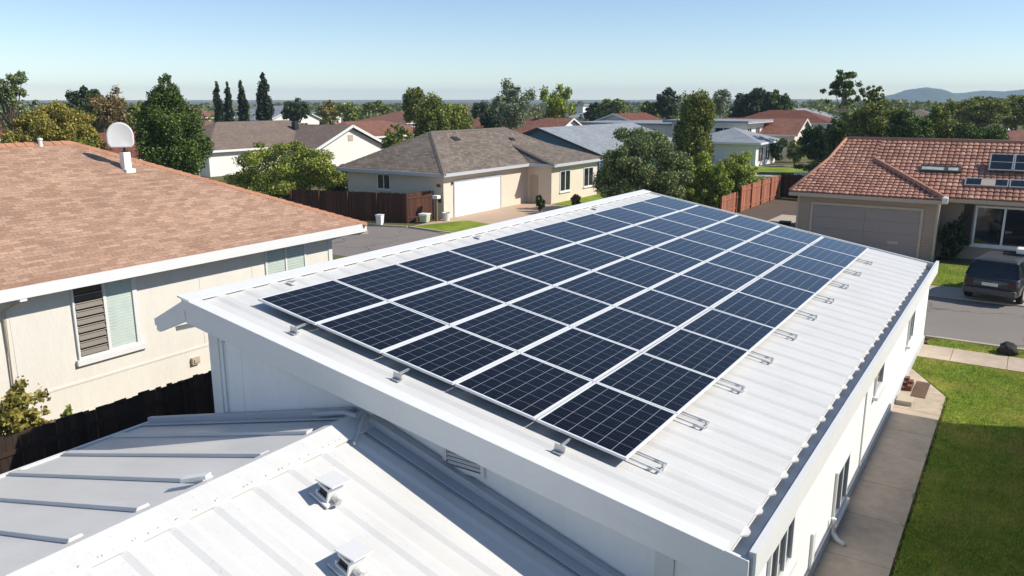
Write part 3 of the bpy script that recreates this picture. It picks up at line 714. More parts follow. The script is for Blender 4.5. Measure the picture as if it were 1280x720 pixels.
# dish on the chimney
dish = thing('satellite_dish', 'large pale round topped dish standing on the chimney of the cream house', 'satellite dish', (chx, chy, cz(chx)+.52))
z0 = cz(chx)+.52
m = MB(); m.tube([(chx, chy, z0), (chx, chy, z0+.25), (chx-.02, chy-.01, z0+.40)], .035, 8); m.box(chx-.11, chx+.11, chy-.05, chy+.05, z0, z0+.03); m.bar((chx-.1, chy+.08, z0+.02), (chx-.02, chy+.05, z0+.42), .025, .025); m.build('mast', MT['dark_metal'], dish)
nrm = Vector((.78, -.62, .10)).normalized(); rgt = nrm.cross(Vector((0, 0, 1))).normalized(); upv = rgt.cross(nrm)
cc = Vector((chx, chy, z0+.50)) + nrm*.09 + rgt*.07
m = MB(); vs = []; rings = 8; seg = 36
def dshape(t):
    x, y = math.cos(t), math.sin(t)
    if y < 0: y = -min(1, abs(y)*1.35)*.86; x = math.copysign(min(1, abs(x)*1.12+.0)**.8, x) if abs(x) > 1e-6 else 0
    return x*.39, y*.42
for sgn in (0, 1):
    for i in range(rings+1):
        r = max(i/rings, .002)
        for k in range(seg):
            x, y = dshape(2*math.pi*k/seg); x *= r; y *= r
            vs.append(cc + rgt*x + upv*y + nrm*(.035*r*r-.02 - .022*sgn))
n0 = (rings+1)*seg; fs = []
for sgn in (0, 1):
    for i in range(rings):
        for k in range(seg): fs.append(tuple(sgn*n0 + q for q in (i*seg+k, i*seg+(k+1) % seg, (i+1)*seg+(k+1) % seg, (i+1)*seg+k)))
for k in range(seg): fs.append((rings*seg+k, rings*seg+(k+1) % seg, n0+rings*seg+(k+1) % seg, n0+rings*seg+k))
m.add(vs, fs); m.build('reflector', M('dish_paint', '#D9D9D6', .6, .03, 2), dish, smooth=True)

# ================================================================== FENCES
def fence(name, label, pts, h, mat, bw=.14, seed=0, posts=True, cat='fence', gap=.008, rails=True):
    rnd = random.Random(seed); t = thing(name, label, cat, (pts[0][0], pts[0][1], 0)); b = MB(); rm = MB()
    for (xa, ya), (xb, yb) in zip(pts, pts[1:]):
        a, c = Vector((xa, ya, 0)), Vector((xb, yb, 0)); L = (c-a).length; d = (c-a)/L; s = Vector((-d.y, d.x, 0)); n = int(L/bw)
        for i in range(n):
            hh = h + rnd.uniform(-.035, .03); o = rnd.uniform(-.006, .006); p = a + d*(i*bw+bw/2) + s*o
            rot = Matrix(((d.x, -d.y, 0), (d.y, d.x, 0), (0, 0, 1)))
            b.obox((p.x, p.y, hh/2+.03), (bw-gap, .02, hh), rot)
        k = max(1, round(L/2.4))
        for i in range(k+1):
            p = a + d*(L*i/k) - s*.07; pm = MB(); pm.box(p.x-.045, p.x+.045, p.y-.045, p.y+.045, 0, h+.02); pm.build('post', MT[mat], t)
        for z in (.35, h-.3): rm.bar(a - s*.035 + Vector((0, 0, z)), c - s*.035 + Vector((0, 0, z)), .04, .09)
    b.build('board', MT[mat] if isinstance(mat, str) else mat, t)
    rm.build('rail', MT[mat], t)
    return t
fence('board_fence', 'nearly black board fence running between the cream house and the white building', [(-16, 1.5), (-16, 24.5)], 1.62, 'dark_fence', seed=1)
fence('board_fence', 'short brown board fence at the far corner of the cream house', [(-19.6, 22.9), (-16.2, 24.4)], 1.7, 'brown_fence', .2, seed=2)
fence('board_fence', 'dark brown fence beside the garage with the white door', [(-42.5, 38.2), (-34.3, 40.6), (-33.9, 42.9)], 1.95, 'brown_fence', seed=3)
fence('board_fence', 'reddish sunlit board fence behind the white building, near the tiled roof', [(-17.6, 54.0), (-17.6, 57.4)], 1.45, 'red_fence', .16, seed=4)
fence('board_fence', 'taller reddish sunlit board fence leading away to the second street', [(-17.35, 57.6), (-17.35, 68.0)], 1.85, 'red_fence', .16, seed=5)
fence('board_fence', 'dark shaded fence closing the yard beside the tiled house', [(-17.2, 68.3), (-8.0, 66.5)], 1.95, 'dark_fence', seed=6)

# ================================================================== TILED HOUSE (right)
RH = thing('tiled_house', 'taupe house with a red clay tile roof and wide closed garage door', 'house', (-2, 48, 0))
m = MB(); m.box(-10.4, -3.55, 45.0, 46.7, 0, 3.12); m.box(-10.4, 13.0, 46.703, 55.0, 0, 3.10); m.build('wall', MT['taupe'], RH)
# tiled slopes: every course and tile column is modelled
def tiles(m, org, udir, vdir, poly2, tw=.27, tl=.33):
    # poly2: convex polygon in (u, v) ; org + u*udir + v*vdir
    org, udir, vdir = Vector(org), Vector(udir).normalized(), Vector(vdir).normalized(); nn = udir.cross(vdir).normalized()
    if nn.z < 0: nn = -nn
    def inside(u, v):
        s0 = None
        for i in range(len(poly2)):
            (x0, y0), (x1, y1) = poly2[i], poly2[(i+1) % len(poly2)]
            c = (x1-x0)*(v-y0) - (y1-y0)*(u-x0)
            if abs(c) < 1e-9: continue
            if s0 is None: s0 = c > 0
            elif (c > 0) != s0: return False
        return True
    us = [p[0] for p in poly2]; vs_ = [p[1] for p in poly2]
    rnd = random.Random(8); v = min(vs_); row = 0
    pr = [(0, .0), (.2, .026), (.5, .034), (.8, .024), (.95, .0)]
    while v < max(vs_):
        u = min(us) - (row % 2)*tw*.0
        while u < max(us):
            if inside(u+tw/2, v+tl*.45):
                j = rnd.uniform(-.008, .008); k = rnd.uniform(-.015, .015)
                lo = [org + udir*(u+a*tw) + vdir*(v+k) + nn*(.075+h+j) for a, h in pr]
                hi = [org + udir*(u+a*tw) + vdir*(v+tl*1.1) + nn*(.02+h) for a, h in pr]
                bt = [p - nn*.05 for p in lo]
                n = len(pr); vs = lo + hi + bt
                fs = [(i, i+1, n+i+1, n+i) for i in range(n-1)] + [(i+1, i, 2*n+i, 2*n+i+1) for i in range(n-1)]
                m.add(vs, fs)
            u += tw
        v += tl; row += 1
def tilemat():
    a = N('clay_roof_tiles'); g = a.n('ShaderNodeNewGeometry')
    col = a.ramp(g.outputs['Random Per Island'], [(0, lin('#96695A')), (.35, lin('#AA7A66')), (.8, lin('#B78974')), (1, lin('#C69D88'))])
    f = a.noise(a.coord('Object'), .5, 5); h = a.noise(a.coord('Object'), 9, 4, .7)
    col = a.mix(1., col, a.ramp(f, [(.3, (.8, .78, .76, 1)), (.7, (1.12, 1.12, 1.1, 1))]), 'MULTIPLY')
    col = a.mix(1., col, a.ramp(h, [(.3, (.75, .75, .75, 1)), (.7, (1.15, 1.15, 1.15, 1))]), 'MULTIPLY')
    a.l(col, a.b.inputs['Base Color']); a.b.inputs['Roughness'].default_value = .85; return a.m
MT['tiles'] = tilemat()
E0 = 3.15; A_ = (-7.29, 48.6, 4.63); Rrx = 13.0; Rz = 5.7; Ry = 50.55
FL = (-10.7 + (48.6-44.6)/(50.55-44.6)*1.5, 48.6, 4.63)
m = MB()
m.slab([(-10.7, 44.6, E0), (-3.4, 44.6, E0), A_, FL], .08)
m.slab([FL, A_, (-3.4, 45.9, E0), (Rrx, 45.9, E0), (Rrx, Ry, Rz), (-9.2, Ry, Rz)], .08)
m.slab([(-3.4, 44.6, E0), (-3.4, 45.9, E0), A_], .08)
m.slab([(-9.2, Ry, Rz), (Rrx, Ry, Rz), (Rrx, 56, E0), (-10.7, 56, E0)], .08)
m.slab([(-10.7, 44.6, E0), FL, (-9.2, Ry, Rz), (-10.7, 56, E0)], .08)
rr = m.build('roof', MT['tile_cap'], RH)
m = MB()
d1_ = Vector((0, 4.0, 1.48)); L1 = d1_.length
tiles(m, (0, 44.55, E0), (1, 0, 0), d1_, [(-10.75, 0), (-3.42, 0), (-7.27, L1), (FL[0], L1)])
d2_ = Vector((0, Ry-45.9, Rz-E0)); L2 = d2_.length; k = (48.6-45.9)/(Ry-45.9)*L2
tiles(m, (0, 45.85, E0), (1, 0, 0), d2_, [(-3.45, 0), (Rrx, 0), (Rrx, L2), (-7.3, L2), (-7.3, k)])
tiles(m, (0, 45.85, E0), (1, 0, 0), d2_, [(FL[0], k), (-7.2, k), (-7.2, L2), (-9.2, L2)])
m.build('roof_tiles', MT['tiles'], rr)
m = MB(); m.tube([(-9.25, Ry, Rz+.09), (Rrx, Ry, Rz+.09)], .11, 8)
a0, b0 = Vector((-3.35, 44.5, E0+.12)), Vector(A_) + Vector((0, 0, .12))
for i in range(14):
    p, q = a0.lerp(b0, i/14), a0.lerp(b0, (i+1.12)/14); m.tube([p, q], [.155, .125], 8)
m.tube([(-10.75, 44.55, E0+.1), (FL[0], FL[1], FL[2]+.1), (-9.2, Ry, Rz+.09)], .09, 8)
m.build('ridge_tile', MT['tile_cap'], rr, smooth=True)
m = MB(); m.obox((-3.3, 44.5, E0+.02), (.26, .2, .34), Matrix.Rotation(R(25), 3, 'X')); m.build('hip_end', MT['trim'], rr, bevel=.03)
m = MB(); m.box(-10.75, -3.38, 44.50, 44.58, E0-.2, E0-.01); m.box(-3.37, Rrx, 45.8, 45.88, E0-.2, E0-.01); m.box(-10.79, -10.751, 44.5, 56, E0-.2, E0-.01)
m.build('fascia', MT['tan_trim'], RH)
m = MB(); m.box(-10.7, -3.45, 44.6, 45.85, E0-.16, E0-.13); m.box(-3.4, Rrx, 45.9, 46.69, E0-.16, E0-.14); m.build('soffit', MT['taupe'], RH)
m = MB(); gw = -9.55, -4.35
m.wall('-Y', 45.0, gw[0]-.14, gw[0], 0, 2.5, .003, .05); m.wall('-Y', 45.0, gw[1], gw[1]+.14, 0, 2.5, .003, .05); m.wall('-Y', 45.0, gw[0]-.14, gw[1]+.14, 2.503, 2.64, .003, .05)
m.wall('-Y', 45.0, -10.41, -10.3, 0, 2.95, .003, .03); m.wall('-Y', 45.0, -3.66, -3.54, 0, 2.95, .003, .03)
m.build('door_trim', MT['tan_trim'], RH)
m = MB()
for i in range(4):
    for j in range(2): m.wall('-Y', 45.0, gw[0]+.012+j*2.596, gw[0]+2.592+j*2.596, .03+i*.615, .635+i*.615, .003, .028)
gd = m.build('garage_door', MT['taupe_door'], RH)
m = MB(); m.wall('-Y', 45.0, -5.75, -5.25, .72, .86, .029, .036); m.build('handle_plate', MT['tan_trim'], gd)
m = MB()
for i in range(8): m.wall('-Y', 45.0, gw[1]+.16, -3.67, .06+i*.14, .18+i*.14, .003, .03)
m.build('siding', MT['taupe'], RH)
# windows of the recessed front
w = window(RH, '-Y', 46.703, -2.05, .55, .75, 2.78, bars=1, fw=.10)
w = MB(); w.wall('-Y', 46.703, -2.55, -2.13, .7, 2.8, .003, .04); w.build('shutter', M('dark_shutter', '#3A332D', .7, .1, 3), RH)
window(RH, '-Y', 46.703, 1.6, 3.6, .75, 2.78, bars=1, fw=.10)
# solar panels on the tiled roof and a skylight
d2n = Vector((0, -d2_.z, d2_.y)).normalized(); d2u = d2_.normalized()
def onroof(x, v, lift): return Vector((x, 45.85, E0)) + d2u*v + d2n*lift
rotR = Matrix.Rotation(math.atan2(d2_.z, d2_.y), 3, 'X')
def small_panel(x, v, w_, l_, lift, tilt, label, grp, nrow=2, tan=False):
    p = onroof(x, v, lift); t = thing('roof_panel', label, 'solar panel', p, grp)
    rt = rotR @ Matrix.Rotation(R(tilt), 3, 'X'); b = MB()
    def q(dx, dy, dz): return p + rt @ Vector((dx, dy, dz))
    for dx in (-w_/2+.025, w_/2-.025): b.obox(q(dx, 0, 0), (.05, l_, .06), rt)
    for dy in (-l_/2+.025, l_/2-.025): b.obox(q(0, dy, 0), (w_-.1, .05, .06), rt)
    if nrow == 2: b.obox(q(0, 0, 0), (w_-.1, .035, .05), rt)
    b.build('frame', MT['metal'], t)
    b = MB(); b.obox(q(0, 0, -.005), (w_-.1, l_-.1, .03), rt); b.build('absorber', MT['glass'], t)
    if tan: b = MB(); b.obox(q(.08, 0, .004), (.62, l_-.1, .04), rt); b.build('cover_plate', MT['tan_trim'], t)
    b = MB()
    for dx in (-w_/2+.08, w_/2-.08):
        e = q(dx, l_/2-.06, -.02); f_ = onroof(p.x+dx, v+l_/2-.1, .03); b.bar(e, f_, .035, .035, up=(1, 0, 0))
    b.build('support', MT['dark_metal'], t)
small_panel(-1.25, 2.95, 1.05, 1.25, .34, 8, 'left tilted collector with white frame on the upper tiled roof', 'tilted collectors on the tiled roof')
small_panel(-.12, 2.95, 1.15, 1.25, .34, 8, 'tilted collector on the upper tiled roof cut by the right photo edge', 'tilted collectors on the tiled roof')
small_panel(-1.75, 1.35, 1.9, .62, .14, 2, 'low flat panel with tan middle on the lower tiled roof', 'flat panels low on the tiled roof', 1, True)
small_panel(.2, 1.35, 1.9, .62, .14, 2, 'low flat panel on the lower tiled roof at the right photo edge', 'flat panels low on the tiled roof', 1)
def skylight():
    p = onroof(-3.95, 2.45, .10); t = thing('roof_skylight', 'long dusty skylight set in the tiled roof above the garage hip', 'skylight', p)
    b = MB(); q = lambda dx, dy, dz: p + rotR @ Vector((dx, dy, dz))
    b.obox(q(0, .22, 0), (1.9, .08, .16), rotR); b.obox(q(0, -.22, 0), (1.9, .08, .16), rotR); b.obox(q(-.92, 0, 0), (.08, .36, .16), rotR); b.obox(q(.92, 0, 0), (.08, .36, .16), rotR); b.obox(q(.3, 0, .01), (.14, .36, .16), rotR)
    b.build('frame', MT['louvre'], t)
    b = MB(); b.obox(q(0, 0, .02), (1.76, .36, .05), rotR); b.build('pane', MT['glass_pale'], t)
skylight()

# ================================================================== GREY HIP ROOF HOUSE (centre)
CH = thing('grey_roof_house', 'beige house with a grey shingle hip roof and a white garage door', 'house', (-37, 50, 0))
CE, CS = 3.15, .51
m = MB(); m.box(-42.0, -33.2, 43.2, 62.0, 0, 3.05); m.box(-33.197, -31.0, 54.0, 61.8, 0, 3.04); m.build('wall', MT['beige'], CH)
cr = [(-32.7, 42.6), (-42.5, 42.6), (-42.5, 62.4), (-32.7, 62.4)]; a1 = (-37.6, 47.5, CE+CS*4.9); a2 = (-37.6, 57.5, CE+CS*4.9)
c3 = lambda p: (p[0], p[1], CE)
wA, wB = (-35.2, 55.0, CE+CS*2.5), (-35.2, 59.9, CE+CS*2.5); wc, wf = (-30.5, 53.5, CE), (-30.5, 62.4, CE)
m = MB()
m.slab([c3(cr[0]), (-32.7, 62.4, CE), a2, a1], .08)
m.slab([c3(cr[1]), c3(cr[0]), a1], .08); m.slab([c3(cr[2]), c3(cr[1]), a1, a2], .08); m.slab([c3(cr[3]), c3(cr[2]), a2], .08)
m.slab([wc, wf, (wB[0], wB[1], wB[2]+.03), (wA[0], wA[1], wA[2]+.03)], .08); m.slab([wc, (wA[0], wA[1], wA[2]+.03), (-32.7, 53.5, CE)], .08); m.slab([wf, (-32.7, 62.4, CE+.01), (wB[0], wB[1], wB[2]+.03)], .08)
gr_ = m.build('roof', MT['shing_grey'], CH)
m = MB(); capm_ = M('grey_hip_cap', '#6E655C', .9, .3, 3, .3)
capline(m, a1, c3(cr[0]), .34, .4, .05); capline(m, a1, c3(cr[1]), .34, .4, .05); capline(m, a1, a2, .34, .4, .05); capline(m, a2, c3(cr[3]), .34, .4, .05)
m.build('ridge_cap', capm_, gr_)
m = MB(); capline(m, (wA[0], wA[1], wA[2]+.03), wc, .34, .4, .05); m.build('ridge_cap', capm_, gr_)
m = MB()
def eave(m, x0, y0, x1, y1, z, h=.22, t=.06):
    m.bar((x0, y0, z-h/2+.01), (x1, y1, z-h/2+.01), t, h)
eave(m, -32.67, 42.57, -32.67, 53.46, CE); eave(m, -42.5, 42.57, -32.71, 42.57, CE); eave(m, -30.47, 53.47, -30.47, 62.4, CE); eave(m, -32.63, 53.47, -30.51, 53.47, CE)
m.build('gutter', MT['grey_trim'], CH)
m = MB(); m.box(-42.4, -32.72, 42.62, 43.19, CE-.14, CE-.12); m.box(-33.19, -32.71, 43.2, 53.4, CE-.14, CE-.12); m.box(-30.99, -30.52, 53.6, 62.2, CE-.14, CE-.12); m.box(-33.1, -31.0, 53.52, 53.99, CE-.14, CE-.12); m.build('soffit', MT['beige'], CH)
m = MB(); g0, g1 = 44.45, 50.1
m.wall('+X', -33.2, g0-.16, g0, 0, 2.42, .003, .06); m.wall('+X', -33.2, g1, g1+.16, 0, 2.42, .003, .06); m.wall('+X', -33.2, g0-.16, g1+.16, 2.423, 2.58, .003, .06)
m.build('door_trim', MT['grey_trim'], CH)
m = MB()
for i in range(4): m.wall('+X', -33.2, g0+.01, g1-.01, .03+i*.598, .622+i*.598, .003, .03)
m.build('garage_door', MT['door_white'], CH)
window(CH, '-Y', 43.2, -39.1, -37.9, 1.75, 2.85, bars=1, fw=.07)
window(CH, '+X', -31.0, 55.3, 57.0, .85, 2.55, bars=1, fw=.09)
window(CH, '+X', -31.0, 59.3, 61.0, .9, 2.5, bars=1, fw=.07)
m = MB(); m.wall('-Y', 54.0, -32.9, -32.2, .1, 2.2, .003, .04); m.build('entry_door', MT['tan_trim'], CH)
for y in (44.1,):
    t_ = MB(); t_._lathe([(.03, 0), (.06, .02), (.07, .14), (.03, .2)], (-33.12, 44.12, 2.3), 8); t_.build('wall_lamp', MT['dark_metal'], CH)
m = MB(); m.wall('-Y', 43.2, -33.75, -33.45, 2.2, 2.4, .003, .06); m.build('house_sign', MT['brick'], CH)
m = MB(); m.wall('-Y', 43.2, -33.85, -33.4, 1.15, 1.65, .003, .06); m.build('meter_box', MT['louvre'], CH)
m = MB(); m.obox((-36.5, 49.1, CE+CS*3.8+.04), (.5, .7, .08), Matrix.Rotation(math.atan(CS), 3, 'Y')); m.build('roof_vent', MT['dark_metal'], gr_)
m = MB(); m.obox((-35.9, 56.0, CE+CS*3.2+.06), (.35, .5, .1), Matrix.Rotation(math.atan(CS), 3, 'Y')); m.build('roof_vent', MT['dark_metal'], gr_)

# ================================================================== STREET THINGS
def bin_(name, label, x, y, w, h, mat, lid, rz=0):
    t = thing(name, label, 'bin', (x, y, 0.02)); b = MB(); rot = Matrix.Rotation(R(rz), 3, 'Z'); c = Vector((x, y, .02))
    k = .82; q = [(-1, -1), (1, -1), (1, 1), (-1, 1)]
    vs = [c + rot @ Vector((a*w/2*k, d*w/2*k, 0.05)) for a, d in q] + [c + rot @ Vector((a*w/2, d*w/2, h)) for a, d in q]
    b.add(vs, [(0,3,2,1), (4,5,6,7), (0,1,5,4), (1,2,6,5), (2,3,7,6), (3,0,4,7)]); b.build('bin_body', mat, t, bevel=.03)
    b = MB(); b.obox(c + Vector((0, 0, h+.04)), (w*1.08, w*1.12, .06), rot); b.obox(c + rot @ Vector((0, -w*.56, h-.02)), (w*.8, .06, .05), rot); b.build('bin_lid', lid, t, bevel=.02)
    for sx in (-1, 1):
        b = MB(); p = c + rot @ Vector((sx*w*.36, w*.42, .09)); b.tube([p - rot @ Vector((.03, 0, 0)), p + rot @ Vector((.03, 0, 0))], .09, 10); b.build('wheel', MT['rubber'], t)
bin_('wheelie_bin', 'white bin standing at the kerb by the dark brown fence', -35.0, 38.75, .42, .66, MT['white_far'], MT['trim'], 12)
bin_('wheelie_bin', 'pale green bin at the garage side of the brown fence', -33.35, 41.3, .6, .55, M('pale_green_plastic', '#B9C4A6', .6, .08, 2), MT['white_far'], 12)
t = thing('letterbox', 'olive letterbox post with flat white cap beside the white garage door', 'letterbox', (-33.0, 42.15, 0))
m = MB(); m.box(-33.06, -32.94, 42.09, 42.21, 0, 1.55); m.build('post', M('olive_post', '#6F6B45', .8, .15, 3), t)
m = MB(); m.box(-33.22, -32.78, 41.95, 42.35, 1.55, 1.78); m.build('mail_case', MT['white_far'], t, bevel=.03)
t = thing('planter', 'small white pot by the corner of the beige garage', 'planter', (-32.65, 42.75, 0))
m = MB(); m._lathe([(.2, 0), (.27, .5), (.30, .55), (.25, .55), (.22, .45)], (-32.65, 42.75, .04), 16); m.build('pot', MT['white_far'], t)
m = MB(); m._lathe([(.22, .47), (.02, .5)], (-32.65, 42.75, .04), 12); m.build('soil', MT['soil'], t)

# boulder on the verge
m = MB(); rnd = random.Random(3); bm = bmesh.new(); bmesh.ops.create_icosphere(bm, subdivisions=3, radius=1)
ph = [rnd.uniform(0, 6) for _ in range(4)]
vs = []
for v in bm.verts:
    k = 1 + .16*math.sin(v.co.x*3+ph[0]) + .13*math.sin(v.co.y*4+v.co.z*3+ph[1]) + .06*math.sin(v.co.x*9+v.co.z*8+ph[2])
    vs.append((.12 + v.co.x*.34*k, 29.05 + v.co.y*.27*k, .22 + v.co.z*.22*k))
m.add(vs, [[v.index for v in f.verts] for f in bm.faces]); bm.free()
m.build('boulder', MT['stone_dark'], label='dark rounded boulder on the grass strip beside the kerb', cat='boulder')
# things on the path by the white wall
t = thing('brick_stack', 'small stack of reddish bricks beside the path near the white wall', 'bricks', (-2.0, 23.4, .12))
m = MB()
for i in range(3):
    for j in range(2): m.box(-2.24+j*.12, -2.13+j*.12, 23.6+i*.24, 23.82+i*.24, .122, .122+.07*(1+((i+j) % 3)))
m.build('bricks', M('dark_brick', '#6B4638', .9, .2, 5, .3), t)
m = MB(); m.box(-2.24, -1.85, 22.35, 22.85, .122, .24)
m.build('doorstep', MT['kerb'], label='low pale doorstep against the white wall', cat='doorstep', bevel=.01)
m = MB(); m.box(-1.97, -1.62, 23.2, 24.6, .122, .135); m.build('door_mat', M('mat_fibre', '#5E4838', .95, .25, 6), label='dark brown mat on the path beside the small bricks', cat='mat')

# ------------------------------------------------------------------ car
def car(loc, rz):
    t = thing('parked_car', 'dark car seen from behind, parked on the driveway at the right edge', 'car', (0, 0, 0))
    paint = M('dark_car_paint', (.018, .018, .02), .25, .05, 2); paint.node_tree.nodes['Principled BSDF'].inputs['Coat Weight'].default_value = .6
    roofp = M('car_roof_sky_sheen', '#414446', .22, .03, 2)  # paler than the body: sky reflection put into the roof colour
    W = .90
    def loft(m, secs, ring):
        n = len(ring(secs[0])); vs = []
        for s_ in secs: vs += ring(s_)
        fs = [(i*n+k, i*n+(k+1) % n, (i+1)*n+(k+1) % n, (i+1)*n+k) for i in range(len(secs)-1) for k in range(n)]
        fs += [tuple(range(n-1, -1, -1)), tuple(range((len(secs)-1)*n, len(secs)*n))]; m.add(vs, fs)
    def body_ring(s_):
        y, w, zb, zt = s_
        return [(-w*.92, y, zb), (-w, y, zb+.12), (-w, y, (zb+zt)/2), (-w*.97, y, zt-.08), (-w*.90, y, zt), (w*.90, y, zt), (w*.97, y, zt-.08), (w, y, (zb+zt)/2), (w, y, zb+.12), (w*.92, y, zb)]
    m = MB(); loft(m, [(-2.28, .80, .42, .92), (-2.22, .88, .36, 1.02), (-2.0, .92, .30, 1.06), (-1.2, .93, .28, 1.06), (0, .93, .26, 1.04), (.9, .92, .27, 1.0), (1.5, .90, .28, .95), (2.1, .86, .32, .84), (2.3, .76, .42, .70)], body_ring)
    m.build('body', paint, t, smooth=True, bevel=0)
    def cab_ring(s_):
        z, yr, yf, w = s_
        return [(-w, yr+.06, z), (-w*.94, yr, z), (w*.94, yr, z), (w, yr+.06, z), (w, yf-.08, z), (w*.9, yf, z), (-w*.9, yf, z), (-w, yf-.08, z)]
    m = MB(); loft(m, [(1.03, -2.12, 1.02, .86), (1.3, -2.0, .66, .79), (1.55, -1.84, .30, .71)], cab_ring); m.build('window_glass', MT['glass'], t)
    m = MB(); loft(m, [(1.55, -1.88, .34, .73), (1.60, -1.84, .30, .72), (1.66, -1.68, .10, .62)], cab_ring); m.build('roof', roofp, t, smooth=False, bevel=.02)
    for sx in (-1, 1):
        for (y0_, z0_, y1_, z1_) in ((-2.13, 1.03, -1.86, 1.56), (1.03, 1.03, .32, 1.56), (-.55, 1.04, -.55, 1.56), (-1.35, 1.04, -1.3, 1.56)):
            m = MB(); m.bar((sx*.855, y0_, z0_), (sx*.725, y1_, z1_), .05, .07, up=(0, 1, .2)); m.build('pillar', paint, t)
    for sx in (-1, 1):
        for y in (-1.42, 1.42):
            m = MB(); m.tube([(sx*.74, y, .34), (sx*.95, y, .34)], .34, 24); w = m.build('wheel', MT['rubber'], t, bevel=.03)
            m = MB(); m.tube([(sx*.93, y, .34), (sx*.957, y, .34)], [.22, .2], 20); m.build('rim', MT['metal'], w)
        m = MB(); m.box(sx*.70-.13, sx*.70+.13, -2.31, -2.2, .72, .90); m.build('tail_light', M('red_lens', '#4A0F0D', .3, .1, 3), t, bevel=.02)
        m = MB(); m.box(sx*.66-.15, sx*.66+.15, 2.16, 2.30, .60, .74); m.build('headlight', MT['alu'], t, bevel=.02)
        m = MB(); m.box(sx*1.02-.10, sx*1.02+.10, .62, .74, .98, 1.14); m.bar((sx*.88, .68, 1.02), (sx*.98, .68, 1.04), .06, .05); m.build('mirror', paint, t, bevel=.02)
    m = MB(); m.box(-.86, .86, -2.40, -2.18, .36, .60); m.build('rear_bumper', M('grey_bumper', '#4E4D4C', .5, .1, 3), t, bevel=.05)
    m = MB(); m.box(-.86, .86, 2.16, 2.36, .34, .56); m.build('front_bumper', M('grey_bumper', '#4E4D4C', .5, .1, 3), t, bevel=.05)
    m = MB(); m.box(-.26, .26, -2.315, -2.29, .70, .82); m.build('number_plate', MT['white_far'], t)
    m = MB(); m.bar((.1, -2.1, 1.10), (.42, -2.04, 1.16), .03, .02); m.build('wiper', MT['plastic_dark'], t)
    t.location = loc; t.rotation_euler = (0, 0, R(rz)); t.scale = (1.1, 1.06, 1.04); return t
car((-.30, 38.75, .05), -11)
t = thing('roof_box', 'small white box carried on the roof of the dark parked car', 'roof box', (.05, 38.6, 1.78))
m = MB(); m.box(-.05, .40, 38.2, 38.9, 1.84, 2.06); m.build('case', MT['white_far'], t, bevel=.07)
m = MB(); m.box(-.5, .5, 38.84, 38.9, 1.765, 1.84); m.build('crossbar', MT['dark_metal'], t)
m = MB(); m.box(-.5, .5, 38.3, 38.36, 1.765, 1.84); m.build('crossbar', MT['dark_metal'], t)

# ================================================================== VEGETATION
def leaves_mesh(name, P, Nn, size, mat, parent, aspect=1.5, rs=0, **tg):
    rg = np.random.default_rng(rs); n = len(P)
    a = rg.normal(size=(n, 3)) + Nn*.9; a /= np.linalg.norm(a, axis=1)[:, None] + 1e-9
    b = rg.normal(size=(n, 3)); u = np.cross(a, b); u /= np.linalg.norm(u, axis=1)[:, None] + 1e-9
    v = np.cross(a, u); s = (size*rg.uniform(.6, 1.35, n))[:, None]
    L = s*aspect
    off = np.array(world_loc(parent)) if parent else np.zeros(3)
    P = P - off
    V = np.empty((n, 4, 3)); V[:, 0] = P - u*s*.5; V[:, 1] = P - v*L*.5; V[:, 2] = P + u*s*.5; V[:, 3] = P + v*L*.5
    me = bpy.data.meshes.new(name); me.vertices.add(n*4); me.vertices.foreach_set('co', V.ravel())
    me.loops.add(n*4); me.loops.foreach_set('vertex_index', np.arange(n*4)); me.polygons.add(n)
    me.polygons.foreach_set('loop_start', np.arange(n)*4); me.polygons.foreach_set('loop_total', np.full(n, 4))
    me.materials.append(mat); me.update(); me.validate()
    o = bpy.data.objects.new(name, me); COL.objects.link(o)
    if parent: o.parent = parent
    return tag(o, tg.get('label'), tg.get('cat'), tg.get('group'), tg.get('kind'))
def blob_points(blobs, n, rg, fuzz=.07, pw=3.2):
    w = np.array([(r[0]*r[1] + r[1]*r[2] + r[0]*r[2]) for c, r in blobs]); w /= w.sum()
    idx = rg.choice(len(blobs), n, p=w)
    C_ = np.array([c for c, r in blobs])[idx]; R_ = np.array([r for c, r in blobs])[idx]
    d = rg.normal(size=(n, 3)); d /= np.linalg.norm(d, axis=1)[:, None]
    rad = rg.uniform(0, 1, n)**(1/pw)
    rad = rad*(1 + rg.normal(0, fuzz, n))
    return C_ + d*R_*rad[:, None], d
